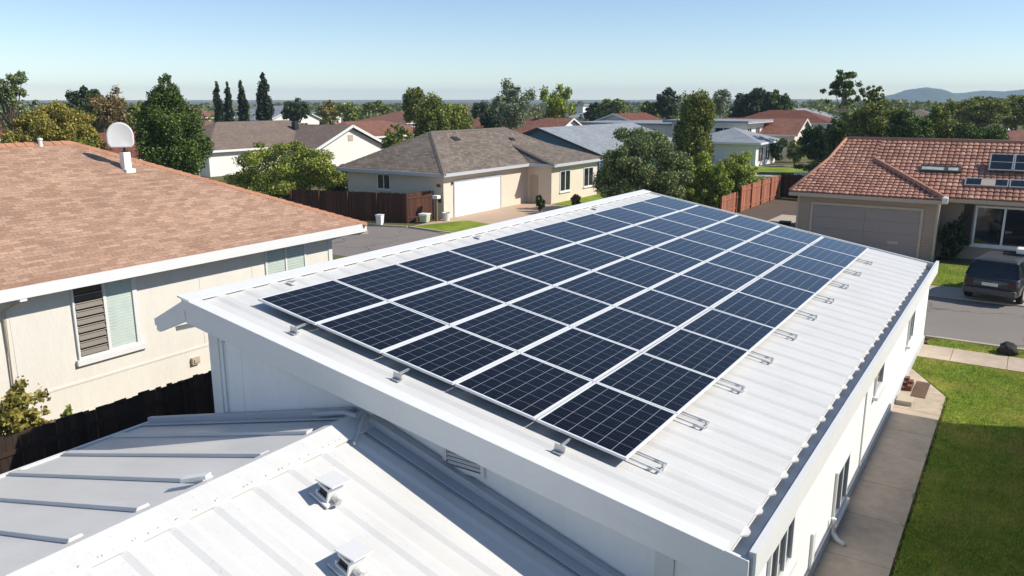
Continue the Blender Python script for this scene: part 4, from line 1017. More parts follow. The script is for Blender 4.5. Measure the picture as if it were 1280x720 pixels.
def make_blobs(kind, c, rx, rz, rg):
    """c centre of the crown, rx horizontal radius, rz vertical radius"""
    B = []
    if kind == 'round':
        for i in range(60):
            d = rg.normal(size=3); d /= np.linalg.norm(d); r = rg.uniform(.56, .95)
            k = rg.uniform(.11, .28); B.append((c + d*np.array([rx, rx, rz])*r, np.array([rx, rx, rz])*k*np.array([1, 1, .9])))
        B.append((c - [0, 0, rz*.05], np.array([rx, rx, rz])*.66))
    elif kind == 'cone':                # broad egg shaped evergreen
        def prof(t): return (1 - ((.42-t)/.42)**2*.35) if t < .42 else max(.02, 1 - ((t-.42)/.60)**1.5)
        for i in range(110):
            t = rg.uniform(0, .97); z = c[2] - rz + 2*rz*t; rr = rx*prof(t)
            a = rg.uniform(0, 2*math.pi); q = rr*rg.uniform(.5, .86)
            k = max(.07*rx, rr*rg.uniform(.16, .30)); B.append((np.array([c[0]+q*math.cos(a), c[1]+q*math.sin(a), z]), np.array([k, k, k*1.4])))
        for t in (.12, .25, .4, .55, .68, .8): B.append((np.array([c[0], c[1], c[2]-rz+2*rz*t]), np.array([rx*prof(t)*.72, rx*prof(t)*.72, rz*.22])))
        B.append((np.array([c[0], c[1], c[2]+rz*.92]), np.array([rx*.08, rx*.08, rz*.10])))
    elif kind == 'column':
        for i in range(30):
            t = (i+rg.uniform(0, 1))/30; z = c[2] - rz + 2*rz*t; rr = rx*(.72 if t < .08 else 1)*min(1, (1.02-t)*2.4)**.7
            a = rg.uniform(0, 2*math.pi); q = rr*rg.uniform(.1, .5)
            k = max(rx*.18, rr*.6); B.append((np.array([c[0]+q*math.cos(a), c[1]+q*math.sin(a), z]), np.array([k, k, k*1.5])))
    elif kind == 'broad':               # dense column with a blunt, uneven top
        for i in range(70):
            t = rg.uniform(0, 1); z = c[2] - rz + 2*rz*t*.93; rr = rx*(.85 if t < .1 else 1)*min(1, (1.12-t)*3.2)**.6
            a = rg.uniform(0, 2*math.pi); q = rr*rg.uniform(.3, .78)
            k = rx*rg.uniform(.16, .30); B.append((np.array([c[0]+q*math.cos(a), c[1]+q*math.sin(a), z]), np.array([k, k, k*1.7])))
        for t in (.15, .35, .55, .75): B.append((np.array([c[0], c[1], c[2]-rz+2*rz*t]), np.array([rx*.68, rx*.68, rz*.3])))
    elif kind == 'gum':                 # separated tufts, sky shows between them
        for i in range(46):
            d = rg.normal(size=3); d[2] = d[2]*.9 + .25; d /= np.linalg.norm(d); r = rg.uniform(.25, .92)
            k = rg.uniform(.09, .19); B.append((c + d*np.array([rx, rx, rz])*r, np.array([rx, rx, rz*.8])*k))
    elif kind == 'airy':
        for i in range(70):
            d = rg.normal(size=3); d /= np.linalg.norm(d); r = rg.uniform(.15, .9)
            k = rg.uniform(.10, .24); B.append((c + d*np.array([rx, rx, rz])*r, np.array([rx, rx, rz])*k))
    elif kind == 'hedge':
        for i in range(26):
            B.append((c + rg.uniform(-1, 1, 3)*np.array([rx*.75, rx*.75, rz*.6]), np.array([rx, rx, rz])*rg.uniform(.25, .4)))
    return B
LM = {
 'dark': leafmat('leaf_dark', '#304322', '#4D632F', '#7F8E46'),
 'deep': leafmat('leaf_deep', '#263521', '#3A4C2E', '#5D6C40'),
 'mid': leafmat('leaf_mid', '#46532A', '#6C7838', '#A5A452'),
 'bright': leafmat('leaf_bright', '#50632A', '#7C8A3A', '#B8B45A'),
 'lime': leafmat('leaf_lime', '#5E752C', '#8A9A40', '#BEBE60'),
 'yellow': leafmat('leaf_yellow', '#5F602C', '#8C8440', '#B8A85C'),
 'olive': leafmat('leaf_olive', '#46552F', '#6A7A4A', '#A4AC76'),
 'grey': leafmat('leaf_greygreen', '#55624A', '#7B8768', '#ABB094'),
 'brown': leafmat('leaf_brownish', '#54492B', '#7C6A40', '#A8946A'),
 'cyp': leafmat('leaf_cypress', '#1E2A1B', '#2E3B27', '#485637', .15),
}
NLEAF = 1.0
def tree(name, label, cat, px, D, ytop, ybot, hw, kind, leaf, group=None, seed=0, dens=1.0, trunk=True, pos=None, bark='bark', base=None, lf=None, parts=True):
    rg = np.random.default_rng(seed + int(px)*7 + int(D)); rnd = random.Random(seed+int(px))
    p = at(px, D); mpp = D/FPX*1.02
    zt, zb = zat(ytop, D), max(zat(ybot, D), .0); rx = hw*mpp
    if pos: p = Vector((pos[0], pos[1], 0)); zb, zt, rx = pos[2:]
    rz = (zt-zb)/2
    t = thing(name, label, cat, (p.x, p.y, 0), group)
    c = np.array([p.x, p.y, zb+rz]); B = make_blobs(kind, c, rx, rz, rg)
    area = (2*hw)*(2*rz/mpp)
    size = lf or max(.07, 1.8*mpp)
    n = int(np.clip(area*2.7*dens*(1.8*mpp/size)**2*1.25, 900, 70000)*NLEAF)
    fz, pw = {'gum': (.30, 1.7), 'airy': (.25, 1.9)}.get(kind, (.10, 3.0))
    P, d = blob_points(B, n, rg, fz, pw); P[:, 2] = np.maximum(P[:, 2], .03)
    leaves_mesh('crown', P, d, np.full(n, size), LM[leaf], t, rs=seed)
    if trunk:
        b = MB(); tr = max(.08, rx*.07 if kind not in ('column', 'cone') else rx*.14); top = zb + rz*(1.1 if kind != 'cone' else 1.5)
        lean = (rnd.uniform(-.12, .12)*rx, rnd.uniform(-.12, .12)*rx)
        pts = [(p.x + lean[0]*s_, p.y + lean[1]*s_, top*s_) for s_ in (0, .12, .35, .65, 1)]
        b.tube(pts, [tr*1.5, tr*1.1, tr*.9, tr*.65, tr*.25], 8)
        if kind in ('round', 'gum', 'airy'):
            for q in range(9 if kind == 'gum' else 6):
                tgt = B[rg.integers(0, len(B))][0]; s_ = rnd.uniform(.35, .8); o = Vector((p.x+lean[0]*s_, p.y+lean[1]*s_, top*s_))
                if tgt[2] < o.z: continue
                mid = o.lerp(Vector(tgt), .5) + Vector((0, 0, .06*rz)); b.tube([o, mid, Vector(tgt)], [tr*.5, tr*.35, tr*.12], 6)
        b.build('trunk', MT[bark], t)
    return t
# nearer trees
T = tree
T('round_tree', 'bright green rounded tree in front of the brown roofed white house', 'tree', 350, 61, 175, 253, 68, 'round', 'bright', seed=1, dens=1.1)
T('dark_conifer', 'tall broad dark green conifer just behind the cream house roof', 'tree', 209, 47, 92, 240, 46, 'cone', 'dark', seed=2, dens=1.3)
T('olive_tree', 'big rounded grey green tree beyond the far end of the solar roof', 'tree', 803, 57, 155, 262, 60, 'round', 'olive', seed=3, dens=1.3)
T('leafy_shrub', 'lime green shrub between the big grey green tree and the reddish fence', 'shrub', 880, 59, 194, 262, 29, 'round', 'lime', seed=4, dens=1.3)
T('leafy_shrub', 'green shrub above the far part of the reddish fence', 'shrub', 925, 66, 190, 250, 33, 'round', 'lime', seed=5, dens=1.3)
T('leafy_shrub', 'small low lime shrub against the near end of the reddish fence', 'shrub', 903, 58, 206, 262, 17, 'round', 'lime', seed=6, dens=1.3)
T('column_tree', 'dense columnar green tree standing above the big grey green tree', 'tree', 870, 76, 118, 215, 30, 'broad', 'mid', seed=7, dens=1.3)
T('yellow_bush', 'large yellow green bushy tree behind the cream house ridge at far left', 'tree', 66, 46, 121, 215, 52, 'round', 'yellow', seed=8, dens=1.0)
T('round_bush', 'small round olive bush at the left edge behind the ridge', 'bush', 14, 42, 158, 215, 18, 'round', 'yellow', seed=9)
T('round_bush', 'small dark bush behind the ridge left of the dish', 'bush', 92, 43, 172, 215, 22, 'round', 'mid', seed=10)
T('gum_tree', 'open crowned gum tree at the far left edge', 'tree', 8, 80, 82, 150, 36, 'gum', 'olive', seed=11, dens=.6)
T('gum_tree', 'low greyish tree below the gum at the far left', 'tree', 30, 84, 120, 190, 30, 'airy', 'grey', seed=12)
T('brownish_tree', 'thin leaved brownish tree behind the yellow green bush', 'tree', 135, 95, 102, 175, 26, 'airy', 'brown', seed=13, dens=.7, bark='bark_pale')
T('dark_tree', 'dark leafy tree left of the thin brownish tree', 'tree', 103, 98, 104, 175, 24, 'round', 'deep', seed=14)
T('green_tree', 'green tree peeking out between the dish roof and the conifer', 'tree', 172, 100, 126, 180, 24, 'round', 'mid', seed=15)
cyl = ['slim dark cypress, leftmost of the four in the row', 'slim dark cypress, second from left in the row', 'slim dark cypress, third from left in the row', 'tallest dark cypress, rightmost of the four in the row']
for i, (px, yt, hw) in enumerate(((272, 102, 7.5), (285, 104, 7), (302, 101, 8.5), (330, 91, 11))):
    T('cypress', cyl[i], 'tree', px, 112 + i*1.5, yt, 172, hw, 'column', 'cyp', 'cypresses behind the brown roof', seed=20+i, dens=1.6)
T('dark_tree', 'small round dark tree right of the cypresses', 'tree', 369, 150, 122, 156, 17, 'round', 'deep', seed=25)
T('yellow_tree', 'small yellowish tree on the skyline right of the dark round tree', 'tree', 412, 190, 126, 152, 14, 'round', 'yellow', seed=26)
T('yellow_tree', 'small yellow green tree on the skyline above the red roof', 'tree', 436, 185, 127, 152, 15, 'round', 'bright', seed=27)
T('green_tree', 'flat dark green tree on the skyline above the red roof', 'tree', 470, 200, 126, 146, 18, 'round', 'mid', seed=28)
T('green_tree', 'taller green tree left behind the grey hip roof', 'tree', 519, 108, 108, 160, 17, 'round', 'mid', seed=29)
T('bushy_tree', 'dense bushy tree above the left slope of the grey roof', 'tree', 540, 88, 122, 190, 27, 'broad', 'mid', seed=30, dens=1.2)
T('bushy_tree', 'yellow green bushy tree above the grey roof ridge', 'tree', 574, 92, 130, 185, 20, 'broad', 'bright', seed=31, dens=1.2)
T('leafy_shrub', 'olive shrub right of the white gable behind the grey roof', 'shrub', 494, 84, 155, 200, 20, 'round', 'mid', seed=32)
T('airy_tree', 'tall pale grey green airy tree behind the grey roof', 'tree', 640, 112, 97, 165, 28, 'airy', 'grey', seed=33, dens=.9, bark='bark_pale')
T('willow_tree', 'soft light green willow like tree right of the airy tree', 'tree', 695, 125, 105, 160, 25, 'airy', 'lime', seed=34, dens=1.1)
T('dark_bush', 'dark bush at the foot of the airy pale tree', 'bush', 614, 118, 133, 165, 14, 'round', 'deep', seed=35)
T('dark_bush', 'dark round bush right of the dense bushy trees', 'bush', 600, 150, 127, 155, 12, 'round', 'deep', seed=36)
T('green_tree', 'green tree on the skyline behind the blue gable house', 'tree', 768, 165, 121, 152, 17, 'round', 'mid', seed=37)
T('dark_bush', 'dark bush on the skyline left of the green skyline tree', 'bush', 744, 170, 128, 152, 14, 'round', 'deep', seed=38)
T('dark_tree', 'dark tall tree on the skyline left of the columnar tree', 'tree', 834, 150, 109, 150, 15, 'round', 'deep', seed=39, dens=1.2)
T('dark_bush', 'dark low bush on the skyline beside the dark tall tree', 'bush', 812, 155, 126, 150, 12, 'round', 'dark', seed=40)
T('gum_tree', 'pale grey gum tree right of the columnar tree', 'tree', 902, 140, 109, 150, 16, 'airy', 'grey', seed=41, dens=.8, bark='bark_pale')
T('dark_tree', 'large dark spreading tree on the skyline behind the red roofs', 'tree', 945, 150, 108, 160, 28, 'round', 'deep', seed=42, dens=1.3)
T('dark_tree', 'dark rounded tree just right of the large spreading one', 'tree', 975, 148, 112, 160, 18, 'round', 'dark', seed=43, dens=1.2)
T('tall_gum', 'tall open gum tree with bare limbs against the sky at right', 'tree', 1053, 100, 84, 142, 26, 'gum', 'dark', seed=44, dens=.62, bark='bark_pale')
T('tall_gum', 'shorter open gum right beside the tall open gum', 'tree', 1090, 104, 104, 140, 15, 'gum', 'mid', seed=45, dens=.8)
T('green_tree', 'broad yellow green tree right behind the tiled roof', 'tree', 1096, 76, 123, 200, 36, 'round', 'mid', seed=46, dens=1.2)
T('dark_tree', 'dark green tree behind the middle of the tiled roof', 'tree', 1142, 74, 131, 200, 26, 'round', 'dark', seed=47, dens=1.2)
T('green_tree', 'olive green tree beside the dark one behind the tiled roof', 'tree', 1180, 78, 126, 190, 22, 'round', 'mid', seed=48)
T('dark_bush', 'green bush right behind the tile ridge near the right edge', 'bush', 1234, 72, 152, 190, 34, 'hedge', 'dark', seed=49)
T('green_tree', 'broad rounded tree on the skyline below the hill at right', 'tree', 1230, 120, 116, 160, 38, 'round', 'mid', seed=50)
T('green_tree', 'rounded tree on the skyline at the right photo edge', 'tree', 1275, 125, 118, 160, 26, 'round', 'mid', seed=51)
T('dark_bush', 'dark bush left of the broad yellow green tree', 'bush', 1060, 80, 140, 200, 22, 'round', 'dark', seed=52)
T('dark_hedge', 'dark drooping tree at the left end of the tile ridge', 'tree', 1030, 88, 152, 208, 26, 'round', 'deep', seed=53, dens=1.3)
T('dark_hedge', 'dark hedge block right of the white and grey house', 'hedge', 966, 104, 172, 204, 18, 'hedge', 'deep', seed=54, dens=1.3)
T('leafy_shrub', 'rounded olive shrub right of the dark hedge block', 'shrub', 1000, 98, 174, 204, 12, 'round', 'mid', seed=55)
T('dark_hedge', 'clipped hedge beside the white pickets near the second street', 'hedge', 1018, 82, 202, 214, 18, 'hedge', 'dark', seed=56)
T('dark_bush', 'dark bush in the shaded porch between the garage and the big window', 'bush', 1196, 46.0, 262, 318, 17, 'airy', 'deep', seed=57, pos=(-2.85, 45.9, .0, 2.5, .72))
def near(px, py, X):
    x, y, u, f = ray(px, py); k = X/x; return x*k, y*k, CAMH + u*k
x_, y_, z_ = near(18, 512, -18.4)
T('leafy_shrub', 'yellow green shrub between the cream house and the black fence', 'shrub', 27, 19.3, 485, 600, 19, 'airy', 'yellow', seed=58, lf=.075, dens=1.3, pos=(x_, y_, .1, z_+.72, .82))
x_, y_, z_ = near(84, 522, -18.0)
T('leafy_shrub', 'small dark green shrub topping the black fence', 'shrub', 82, 20.0, 500, 590, 11, 'airy', 'mid', seed=59, dens=.8, lf=.06, pos=(x_, y_, .1, z_+.35, .26))
x_, y_, z_ = near(62, 535, -17.8)
T('leafy_shrub', 'thin low shrub between the yellow green and the dark green one', 'shrub', 2, 19.0, 520, 600, 14, 'airy', 'brown', seed=60, dens=.5, lf=.06, pos=(x_, y_, .1, z_+.3, .28))
T('leafy_shrub', 'reddish low shrub beside the beige house wall', 'shrub', 722, 60, 243, 258, 7, 'round', 'brown', seed=61)
T('leafy_shrub', 'small dark shrub by the entrance of the beige house', 'shrub', 676, 58, 243, 262, 6, 'round', 'deep', seed=62)
T('dark_bush', 'dark growth behind the fence left of the beige house', 'bush', 420, 66, 205, 250, 20, 'round', 'deep', seed=63)

# the wooded distance, one mass nobody could count
rg = np.random.default_rng(77); P_, D_, S_ = [], [], []
for k in range(430):
    px = rg.uniform(-120, 1420); D = 185*math.exp(rg.uniform(0, 1.75)); q = at(px, D)
    h = rg.uniform(2.6, 6.0)*(1 + .15*(px > 980)) + (1.6 if px > 1000 else 0); r = rg.uniform(2.5, 6)
    for j in range(4):
        c_ = np.array([q.x + rg.normal()*r*.7, q.y + rg.normal()*r*.7, h*rg.uniform(.35, .62)])
        rr = np.array([r*.6, r*.6, h*.42]); n = int(80*(300/(D+150)) + 30)
        pp, dd = blob_points([(c_, rr)], n, rg); P_.append(pp); D_.append(dd); S_.append(np.full(n, max(.55, D/FPX*2.6)))
P_ = np.concatenate(P_); D_ = np.concatenate(D_); S_ = np.concatenate(S_); P_[:, 2] = np.maximum(P_[:, 2], .05)
leaves_mesh('distant_woods', P_, D_, S_, leafmat('leaf_distance', '#43522C', '#69743C', '#979456'), None, rs=5, kind='stuff')

# grass blades on the near lawn
rg = np.random.default_rng(9)
def blades(x0, x1, y0, y1, z, per, hgt, sel=None):
    n = int((x1-x0)*(y1-y0)*per); p = np.stack([rg.uniform(x0, x1, n), rg.uniform(y0, y1, n), np.full(n, z)], 1)
    if sel is not None: p = p[sel(p)]
    n = len(p); a = rg.uniform(0, 2*math.pi, n); h = hgt*rg.uniform(.5, 1.3, n); w = .010
    d = np.stack([np.cos(a), np.sin(a), np.zeros(n)], 1); tip = p + np.stack([rg.normal(0, .35, n)*h, rg.normal(0, .35, n)*h, h], 1)
    return np.stack([p - d*w, p + d*w, tip], 1)
V = np.concatenate([blades(-2.28, 2.6, 9.5, 27.14, .10, 900, .055, lambda p: (p[:, 0] > np.where(p[:, 1] < 23.75, -1.14 - .045*np.maximum(0, np.sin(p[:, 1]*5.3) + np.sin(p[:, 1]*13.7+1) + .4*np.sin(p[:, 1]*31)), np.where(p[:, 1] < 25.93, -1.08 - (p[:, 1]-23.75)*.541, -2.27)))),
                    blades(-2.1, 3, 28.78, 29.66, .10, 700, .06), blades(-3.6, -1.85, 39.1, 44.3, .08, 300, .06)])
n = len(V); me = bpy.data.meshes.new('grass'); me.vertices.add(n*3); me.vertices.foreach_set('co', V.ravel()); me.loops.add(n*3)
me.loops.foreach_set('vertex_index', np.arange(n*3)); me.polygons.add(n); me.polygons.foreach_set('loop_start', np.arange(n)*3); me.polygons.foreach_set('loop_total', np.full(n, 3))
me.materials.append(MT['blade']); me.update(); o = bpy.data.objects.new('grass', me); COL.objects.link(o); o['kind'] = 'stuff'

# ================================================================== HOUSES FURTHER AWAY
def house(name, label, x0, x1, y0, y1, eh, slope, kind, wallm, roofm, axis='Y', ov=.5, wins=(), trim='trim', chimney=None):
    t = thing(name, label, 'house', ((x0+x1)/2, (y0+y1)/2, 0))
    b = MB()
    if kind == 'gable':
        if axis == 'Y':
            xm = (x0+x1)/2; zz = eh - .1 + slope*(x1-x0)/2
            xz_slab(b, [(x0, 0), (x1, 0), (x1, eh-.1), (xm, zz), (x0, eh-.1)], y0, y1)
        else:
            ym = (y0+y1)/2; zz = eh - .1 + slope*(y1-y0)/2; pts = [(y0, 0), (y1, 0), (y1, eh-.1), (ym, zz), (y0, eh-.1)]
            b.add([(x0, y, z) for y, z in pts] + [(x1, y, z) for y, z in pts], [(0,1,2,3,4), (9,8,7,6,5)] + [(i, 5+i, 5+(i+1) % 5, (i+1) % 5) for i in range(5)])
    else: b.box(x0, x1, y0, y1, 0, eh-.08)
    b.build('wall', MT[wallm], t)
    X0, X1, Y0, Y1 = x0-ov, x1+ov, y0-ov, y1+ov; ez = eh - slope*ov if kind == 'gable' else eh; b = MB(); f = MB()
    if kind == 'flat':
        b.box(X0, X1, Y0, Y1, eh, eh+.28); f.box(X0-.04, X1+.04, Y0-.04, Y1+.04, eh-.06, eh-.003)
    elif kind == 'hip':
        if axis == 'Y': h_ = (X1-X0)/2; r0, r1 = ((X0+X1)/2, Y0+h_), ((X0+X1)/2, Y1-h_)
        else: h_ = (Y1-Y0)/2; r0, r1 = (X0+h_, (Y0+Y1)/2), (X1-h_, (Y0+Y1)/2)
        zt = eh + slope*h_; A0, A1 = (r0[0], r0[1], zt), (r1[0], r1[1], zt); q = lambda x, y: (x, y, eh)
        if axis == 'Y':
            b.slab([q(X1, Y0), q(X1, Y1), A1, A0], .1); b.slab([q(X0, Y1), q(X0, Y0), A0, A1], .1); b.slab([q(X0, Y0), q(X1, Y0), A0], .1); b.slab([q(X1, Y1), q(X0, Y1), A1], .1)
        else:
            b.slab([q(X0, Y0), q(X1, Y0), A1, A0], .1); b.slab([q(X1, Y1), q(X0, Y1), A0, A1], .1); b.slab([q(X0, Y1), q(X0, Y0), A0], .1); b.slab([q(X1, Y0), q(X1, Y1), A1], .1)
        f.box(X1-.02, X1+.04, Y0-.04, Y1+.04, eh-.22, eh+.01); f.box(X0-.04, X1-.021, Y0-.04, Y0+.02, eh-.22, eh+.01)
    else:
        if axis == 'Y':
            xm = (x0+x1)/2; zt = ez + slope*(X1-X0)/2
            b.slab([(X1, Y0, ez), (X1, Y1, ez), (xm, Y1, zt), (xm, Y0, zt)], .14); b.slab([(X0, Y1, ez), (X0, Y0, ez), (xm, Y0, zt), (xm, Y1, zt)], .14)
            f.bar((X1+.01, Y0-.03, ez-.08), (xm, Y0-.03, zt-.08), .05, .22); f.bar((X0-.01, Y0-.03, ez-.08), (xm, Y0-.03, zt-.08), .05, .22); f.box(X1+.002, X1+.05, Y0, Y1, ez-.22, ez+.0)
        else:
            ym = (y0+y1)/2; zt = ez + slope*(Y1-Y0)/2
            b.slab([(X0, Y0, ez), (X1, Y0, ez), (X1, ym, zt), (X0, ym, zt)], .14); b.slab([(X1, Y1, ez), (X0, Y1, ez), (X0, ym, zt), (X1, ym, zt)], .14)
            f.bar((X1+.03, Y0-.01, ez-.08), (X1+.03, ym, zt-.08), .05, .22); f.bar((X1+.03, Y1+.01, ez-.08), (X1+.03, ym, zt-.08), .05, .22); f.box(X0, X1, Y0-.05, Y0-.002, ez-.22, ez)
    r = b.build('roof', MT[roofm], t); f.build('fascia', MT[trim], t)
    for (face, u0, u1, z0, z1) in wins:
        p_ = {'+X': x1, '-X': x0, '-Y': y0, '+Y': y1}[face]; window(t, face, p_, u0, u1, z0, z1, bars=1, fw=.1, sill=False)
    if chimney:
        cx_, cy_, zc = chimney; b = MB(); b.box(cx_-.35, cx_+.35, cy_-.35, cy_+.35, eh, zc); b.box(cx_-.42, cx_+.42, cy_-.42, cy_+.42, zc, zc+.15); b.build('chimney', MT['brick'], r)
    return t
# white house with the brown roof
WH = house('white_house', 'white house with a smooth brown roof and a bright gable, behind the bright rounded tree', -83.7, -72.8, 54.5, 76, 2.75, .46, 'hip', 'white_far', 'shing_brown', wins=(('-Y', -74.9, -73.4, .8, 2.2), ('+X', 62, 63.6, .9, 2.2), ('-Y', -79, -77, .8, 2.2)))
b = MB(); gx1 = -68.3
ym = 71.0; pts = [(65.6, 0), (76.4, 0), (76.4, 2.5), (ym, 4.75), (65.6, 2.5)]
b.add([(-74, y, z) for y, z in pts] + [(gx1, y, z) for y, z in pts], [(0,1,2,3,4), (9,8,7,6,5)] + [(i, 5+i, 5+(i+1) % 5, (i+1) % 5) for i in range(5)]); b.build('wall', MT['white_far'], WH)
b = MB(); xb, xf = -78.25, gx1+.5
b.slab([(xb+3.4, 64.9, 2.45), (xf, 64.9, 2.45), (xf, ym, 5.0), (xb, ym, 5.0)], .12); b.slab([(xf, 77.1, 2.45), (xb, 77.1, 2.45), (xb, ym, 5.0), (xf, ym, 5.0)], .12); b.build('roof', MT['shing_brown'], WH)
b = MB(); b.bar((xf+.04, 64.85, 2.38), (xf+.04, ym, 4.93), .06, .3); b.build('bargeboard', MT['trim'], WH)
b = MB(); b.bar((xf+.04, 77.15, 2.38), (xf+.04, ym, 4.93), .06, .3); b.build('bargeboard', MT['trim'], WH)
b = MB(); b.wall('+X', gx1, 70.6, 71.4, 3.2, 3.9, .003, .06); b.build('gable_vent', MT['tan_trim'], WH)
b = MB(); b.box(-76.2, -75.6, 69.2, 69.8, 4.4, 5.35); b.build('chimney', MT['dark_metal'], WH)
def hp(px, D): p = at(px, D); return p.x, p.y
def hs(name, label, px, D, lx, ly, *a, **k):
    x, y = hp(px, D); k.setdefault('ov', .5); wf_ = k.pop('wf', None)
    if wf_: k['wins'] = tuple((f_, (y if f_ in '+X-X' else x)+u0, (y if f_ in '+X-X' else x)+u1, z0, z1) for f_, u0, u1, z0, z1 in wf_)
    return house(name, label, x-lx/2, x+lx/2, y-ly/2, y+ly/2, *a, **k)
hs('red_roof_house', 'cream house with a red brown roof half hidden behind the dish', 148, 74, 9, 9, 3.2, .42, 'gable', 'white_far', 'shing_rust', axis='Y', wf=(('+X', -2, 0, 1, 2.3),))
hs('low_red_roof_house', 'long low red roofed house with white eaves behind the white gable', 455, 122, 12, 20, 2.9, .30, 'hip', 'white_far', 'shing_red', axis='Y', wf=(('+X', -6, -3, .8, 2.1), ('+X', 2, 5, .8, 2.1)), chimney=None)
hs('red_roof_house', 'small red roof showing between the bushy trees and the airy tree', 606, 125, 9, 12, 3.3, .4, 'hip', 'beige', 'shing_red', axis='Y')
hs('red_roof_house', 'pinkish red roofed house right behind the grey roof ridge', 688, 122, 7, 9, 3.4, .42, 'gable', 'white_far', 'shing_red', axis='X', wf=(('+X', -2, 0, 1, 2.2),), chimney=None)
hs('rust_roof_house', 'rust roofed house left of the blue gable', 712, 98, 9, 13, 2.9, .36, 'gable', 'brick', 'shing_rust', axis='Y')
hs('blue_house', 'blue house with a shaded gable under a pale grey roof', 738, 92, 13.5, 22, 2.9, .34, 'gable', 'blue_wall', 'shing_pale', axis='Y', trim='dark_metal', wf=(('+X', -5, -3, 1, 2.2),))
hs('long_grey_house', 'long flat grey roofed house on the skyline behind the columnar tree', 815, 128, 18, 16, 4.3, 0, 'flat', 'white_far', 'shing_pale', wf=(('+X', -5, -2, 1.2, 3.2), ('-Y', -6, -3, 1.2, 3.2)))
hs('two_storey_house', 'white two storey house with a flat grey roof right of the columnar tree', 900, 116, 10, 10, 4.9, 0, 'flat', 'white_far', 'shing_pale', ov=1.0, wf=(('-Y', 1.2, 3.6, 2.6, 4.3), ('-Y', -3.6, -1.2, 2.6, 4.3), ('+X', -3, -1, 2.6, 4.2), ('+X', 1, 3, 2.6, 4.2)))
hs('white_bungalow', 'white bungalow with a grey hip roof below the two storey house', 920, 104, 8.5, 9, 2.9, .32, 'hip', 'white_far', 'shing_pale', axis='Y', ov=.7, wf=(('+X', -3.5, -1.5, .5, 2.3), ('+X', -.4, 1.4, .5, 2.3), ('+X', 2.2, 3.8, .5, 2.3)))
hs('red_roof_house', 'cream gabled house with a red roof right of the white bungalow', 958, 120, 11, 9, 3.4, .42, 'gable', 'beige', 'shing_red', axis='X', wf=(('+X', -1.5, 1.0, .8, 2.2),))
hs('red_roof_house', 'red roofed house behind the cream gabled house', 985, 142, 16, 10, 4.2, .36, 'hip', 'white_far', 'shing_rust', axis='X')
hs('tan_house', 'tan house at the right photo edge behind the bushes', 1254, 92, 12, 9, 3.6, .22, 'gable', 'beige', 'shing_red', axis='X', wf=(('+X', -1, 1, 1, 2.2), ('-Y', 1.5, 3, .9, 2.1)))
hs('white_block', 'small white block on the skyline right of the round dark tree', 383, 230, 14, 12, 4.0, 0, 'flat', 'white_far', 'shing_pale')
hs('white_block', 'pale block on the skyline between the cypresses', 316, 240, 22, 12, 4.2, 0, 'flat', 'white_far', 'shing_pale')
hs('white_block', 'tiny white block on the skyline right of the willow like tree', 724, 260, 7, 8, 6.2, 0, 'flat', 'white_far', 'shing_pale')
hs('red_roof_house', 'red roof at the far left behind the low greyish tree', 6, 98, 12, 10, 3.6, .36, 'hip', 'white_far', 'shing_rust', axis='Y')
hs('red_roof_house', 'orange red roof glimpsed left of the cypresses', 256, 128, 9, 9, 3.0, .36, 'hip', 'beige', 'shing_red', axis='Y')
rnd = random.Random(12)
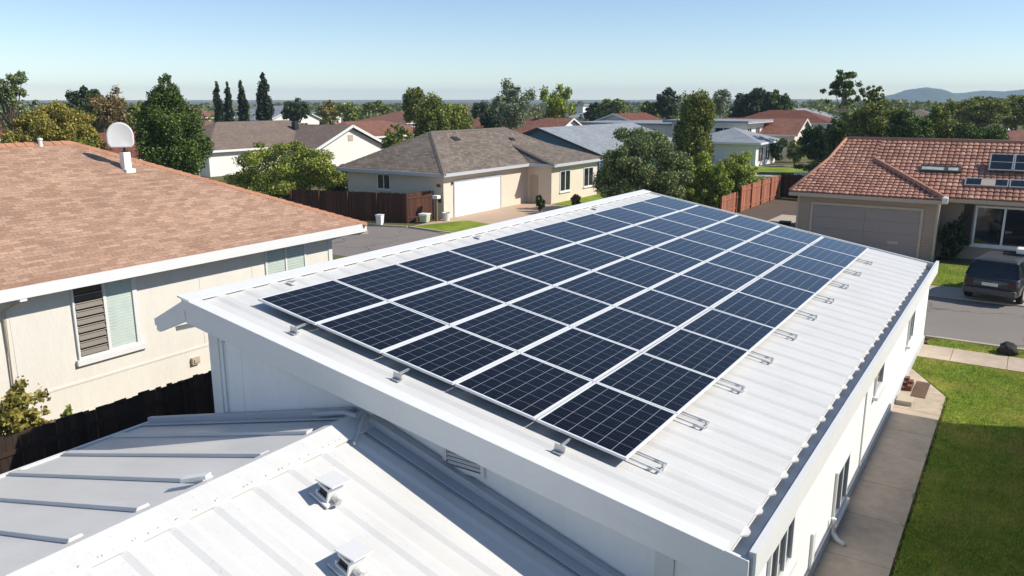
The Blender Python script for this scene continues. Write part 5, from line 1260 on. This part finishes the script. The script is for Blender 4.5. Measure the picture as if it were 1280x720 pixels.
far = [('red_roof_house', 'low red roof beyond the cypresses, far left of the skyline', 235, 210, 'shing_red', 'hip'), ('grey_roof_bungalow', 'pale grey roof on the skyline left of the round dark tree', 345, 205, 'shing_pale', 'gable'),
 ('red_roof_house', 'red roof on the skyline just left of the taller green tree', 500, 175, 'shing_red', 'hip'),
 ('grey_roof_bungalow', 'grey roof on the skyline between the bushy trees and the airy tree', 588, 200, 'shing_grey', 'hip'), ('red_roof_house', 'rust roof on the skyline above the blue house roof', 788, 142, 'shing_rust', 'gable'), ('grey_roof_bungalow', 'pale roof on the skyline above the blue house roof, further right', 752, 215, 'shing_pale', 'hip'),
 ('tan_roof_house', 'tan roofed house among the trees below the distant hill', 1150, 150, 'shing_grey', 'hip'), ('red_roof_house', 'reddish roof among the trees below the hill at right', 1218, 165, 'shing_rust', 'gable'),
 ('grey_roof_bungalow', 'pale roof peeking between the large dark tree and the tall gum', 1005, 185, 'shing_pale', 'gable')]
for i, (n_, l_, px, D, rm_, kd) in enumerate(far):
    hs(n_, l_, px, D, rnd.uniform(11, 15), rnd.uniform(12, 18), rnd.uniform(3.0, 3.8), rnd.uniform(.3, .4), kd, rnd.choice(['white_far', 'beige']), rm_, axis=rnd.choice(['X', 'Y']), wf=(('+X', -4, -1.5, 1, 2.3), ('+X', 1.5, 4, 1, 2.3)))
# house outside the right edge that throws the shadow over the lawn
house('flat_roof_house', 'cream flat roofed neighbour outside the right photo edge shading the lawn', 2.9, 11, 4, 23.4, 4.35, 0, 'flat', 'cream', 'shing_pale', ov=.4, wins=(('-X', 18, 20, 1, 2.3), ('-X', 10, 12, 1, 2.3), ('+Y', 5, 7, 1, 2.3)))
bin_('wheelie_bin', 'dark bin in the shade left of the taupe garage', -11.6, 47.5, .6, 1.0, MT['plastic_dark'], MT['plastic_dark'], 5)
sheet('path', [(-14.6, 45), (-13.2, 45), (-12.6, 58), (-14.4, 58)], .03, MT['concrete'], .02)
# white picket fence beyond the tiled house
fence('picket_fence', 'white picket fence beyond the shaded yard of the tiled house', [tuple(at(1000, 80))[:2], tuple(at(1050, 81))[:2]], .95, 'picket_white', .2, 9, gap=.09)

# ================================================================== AIR
hz = N('haze_air'); hz.t.nodes.remove(hz.b)
pv = hz.n('ShaderNodeVolumePrincipled'); pv.inputs['Density'].default_value = HAZE; pv.inputs['Color'].default_value = (.60, .79, 1, 1); pv.inputs['Anisotropy'].default_value = .0
hz.l(pv.outputs[0], hz.out.inputs['Volume'])
if HAZE > 0:
    m = MB(); m.box(-3600, 1700, -300, 4000, -4, 62); m.build('haze', hz.m, kind='stuff')
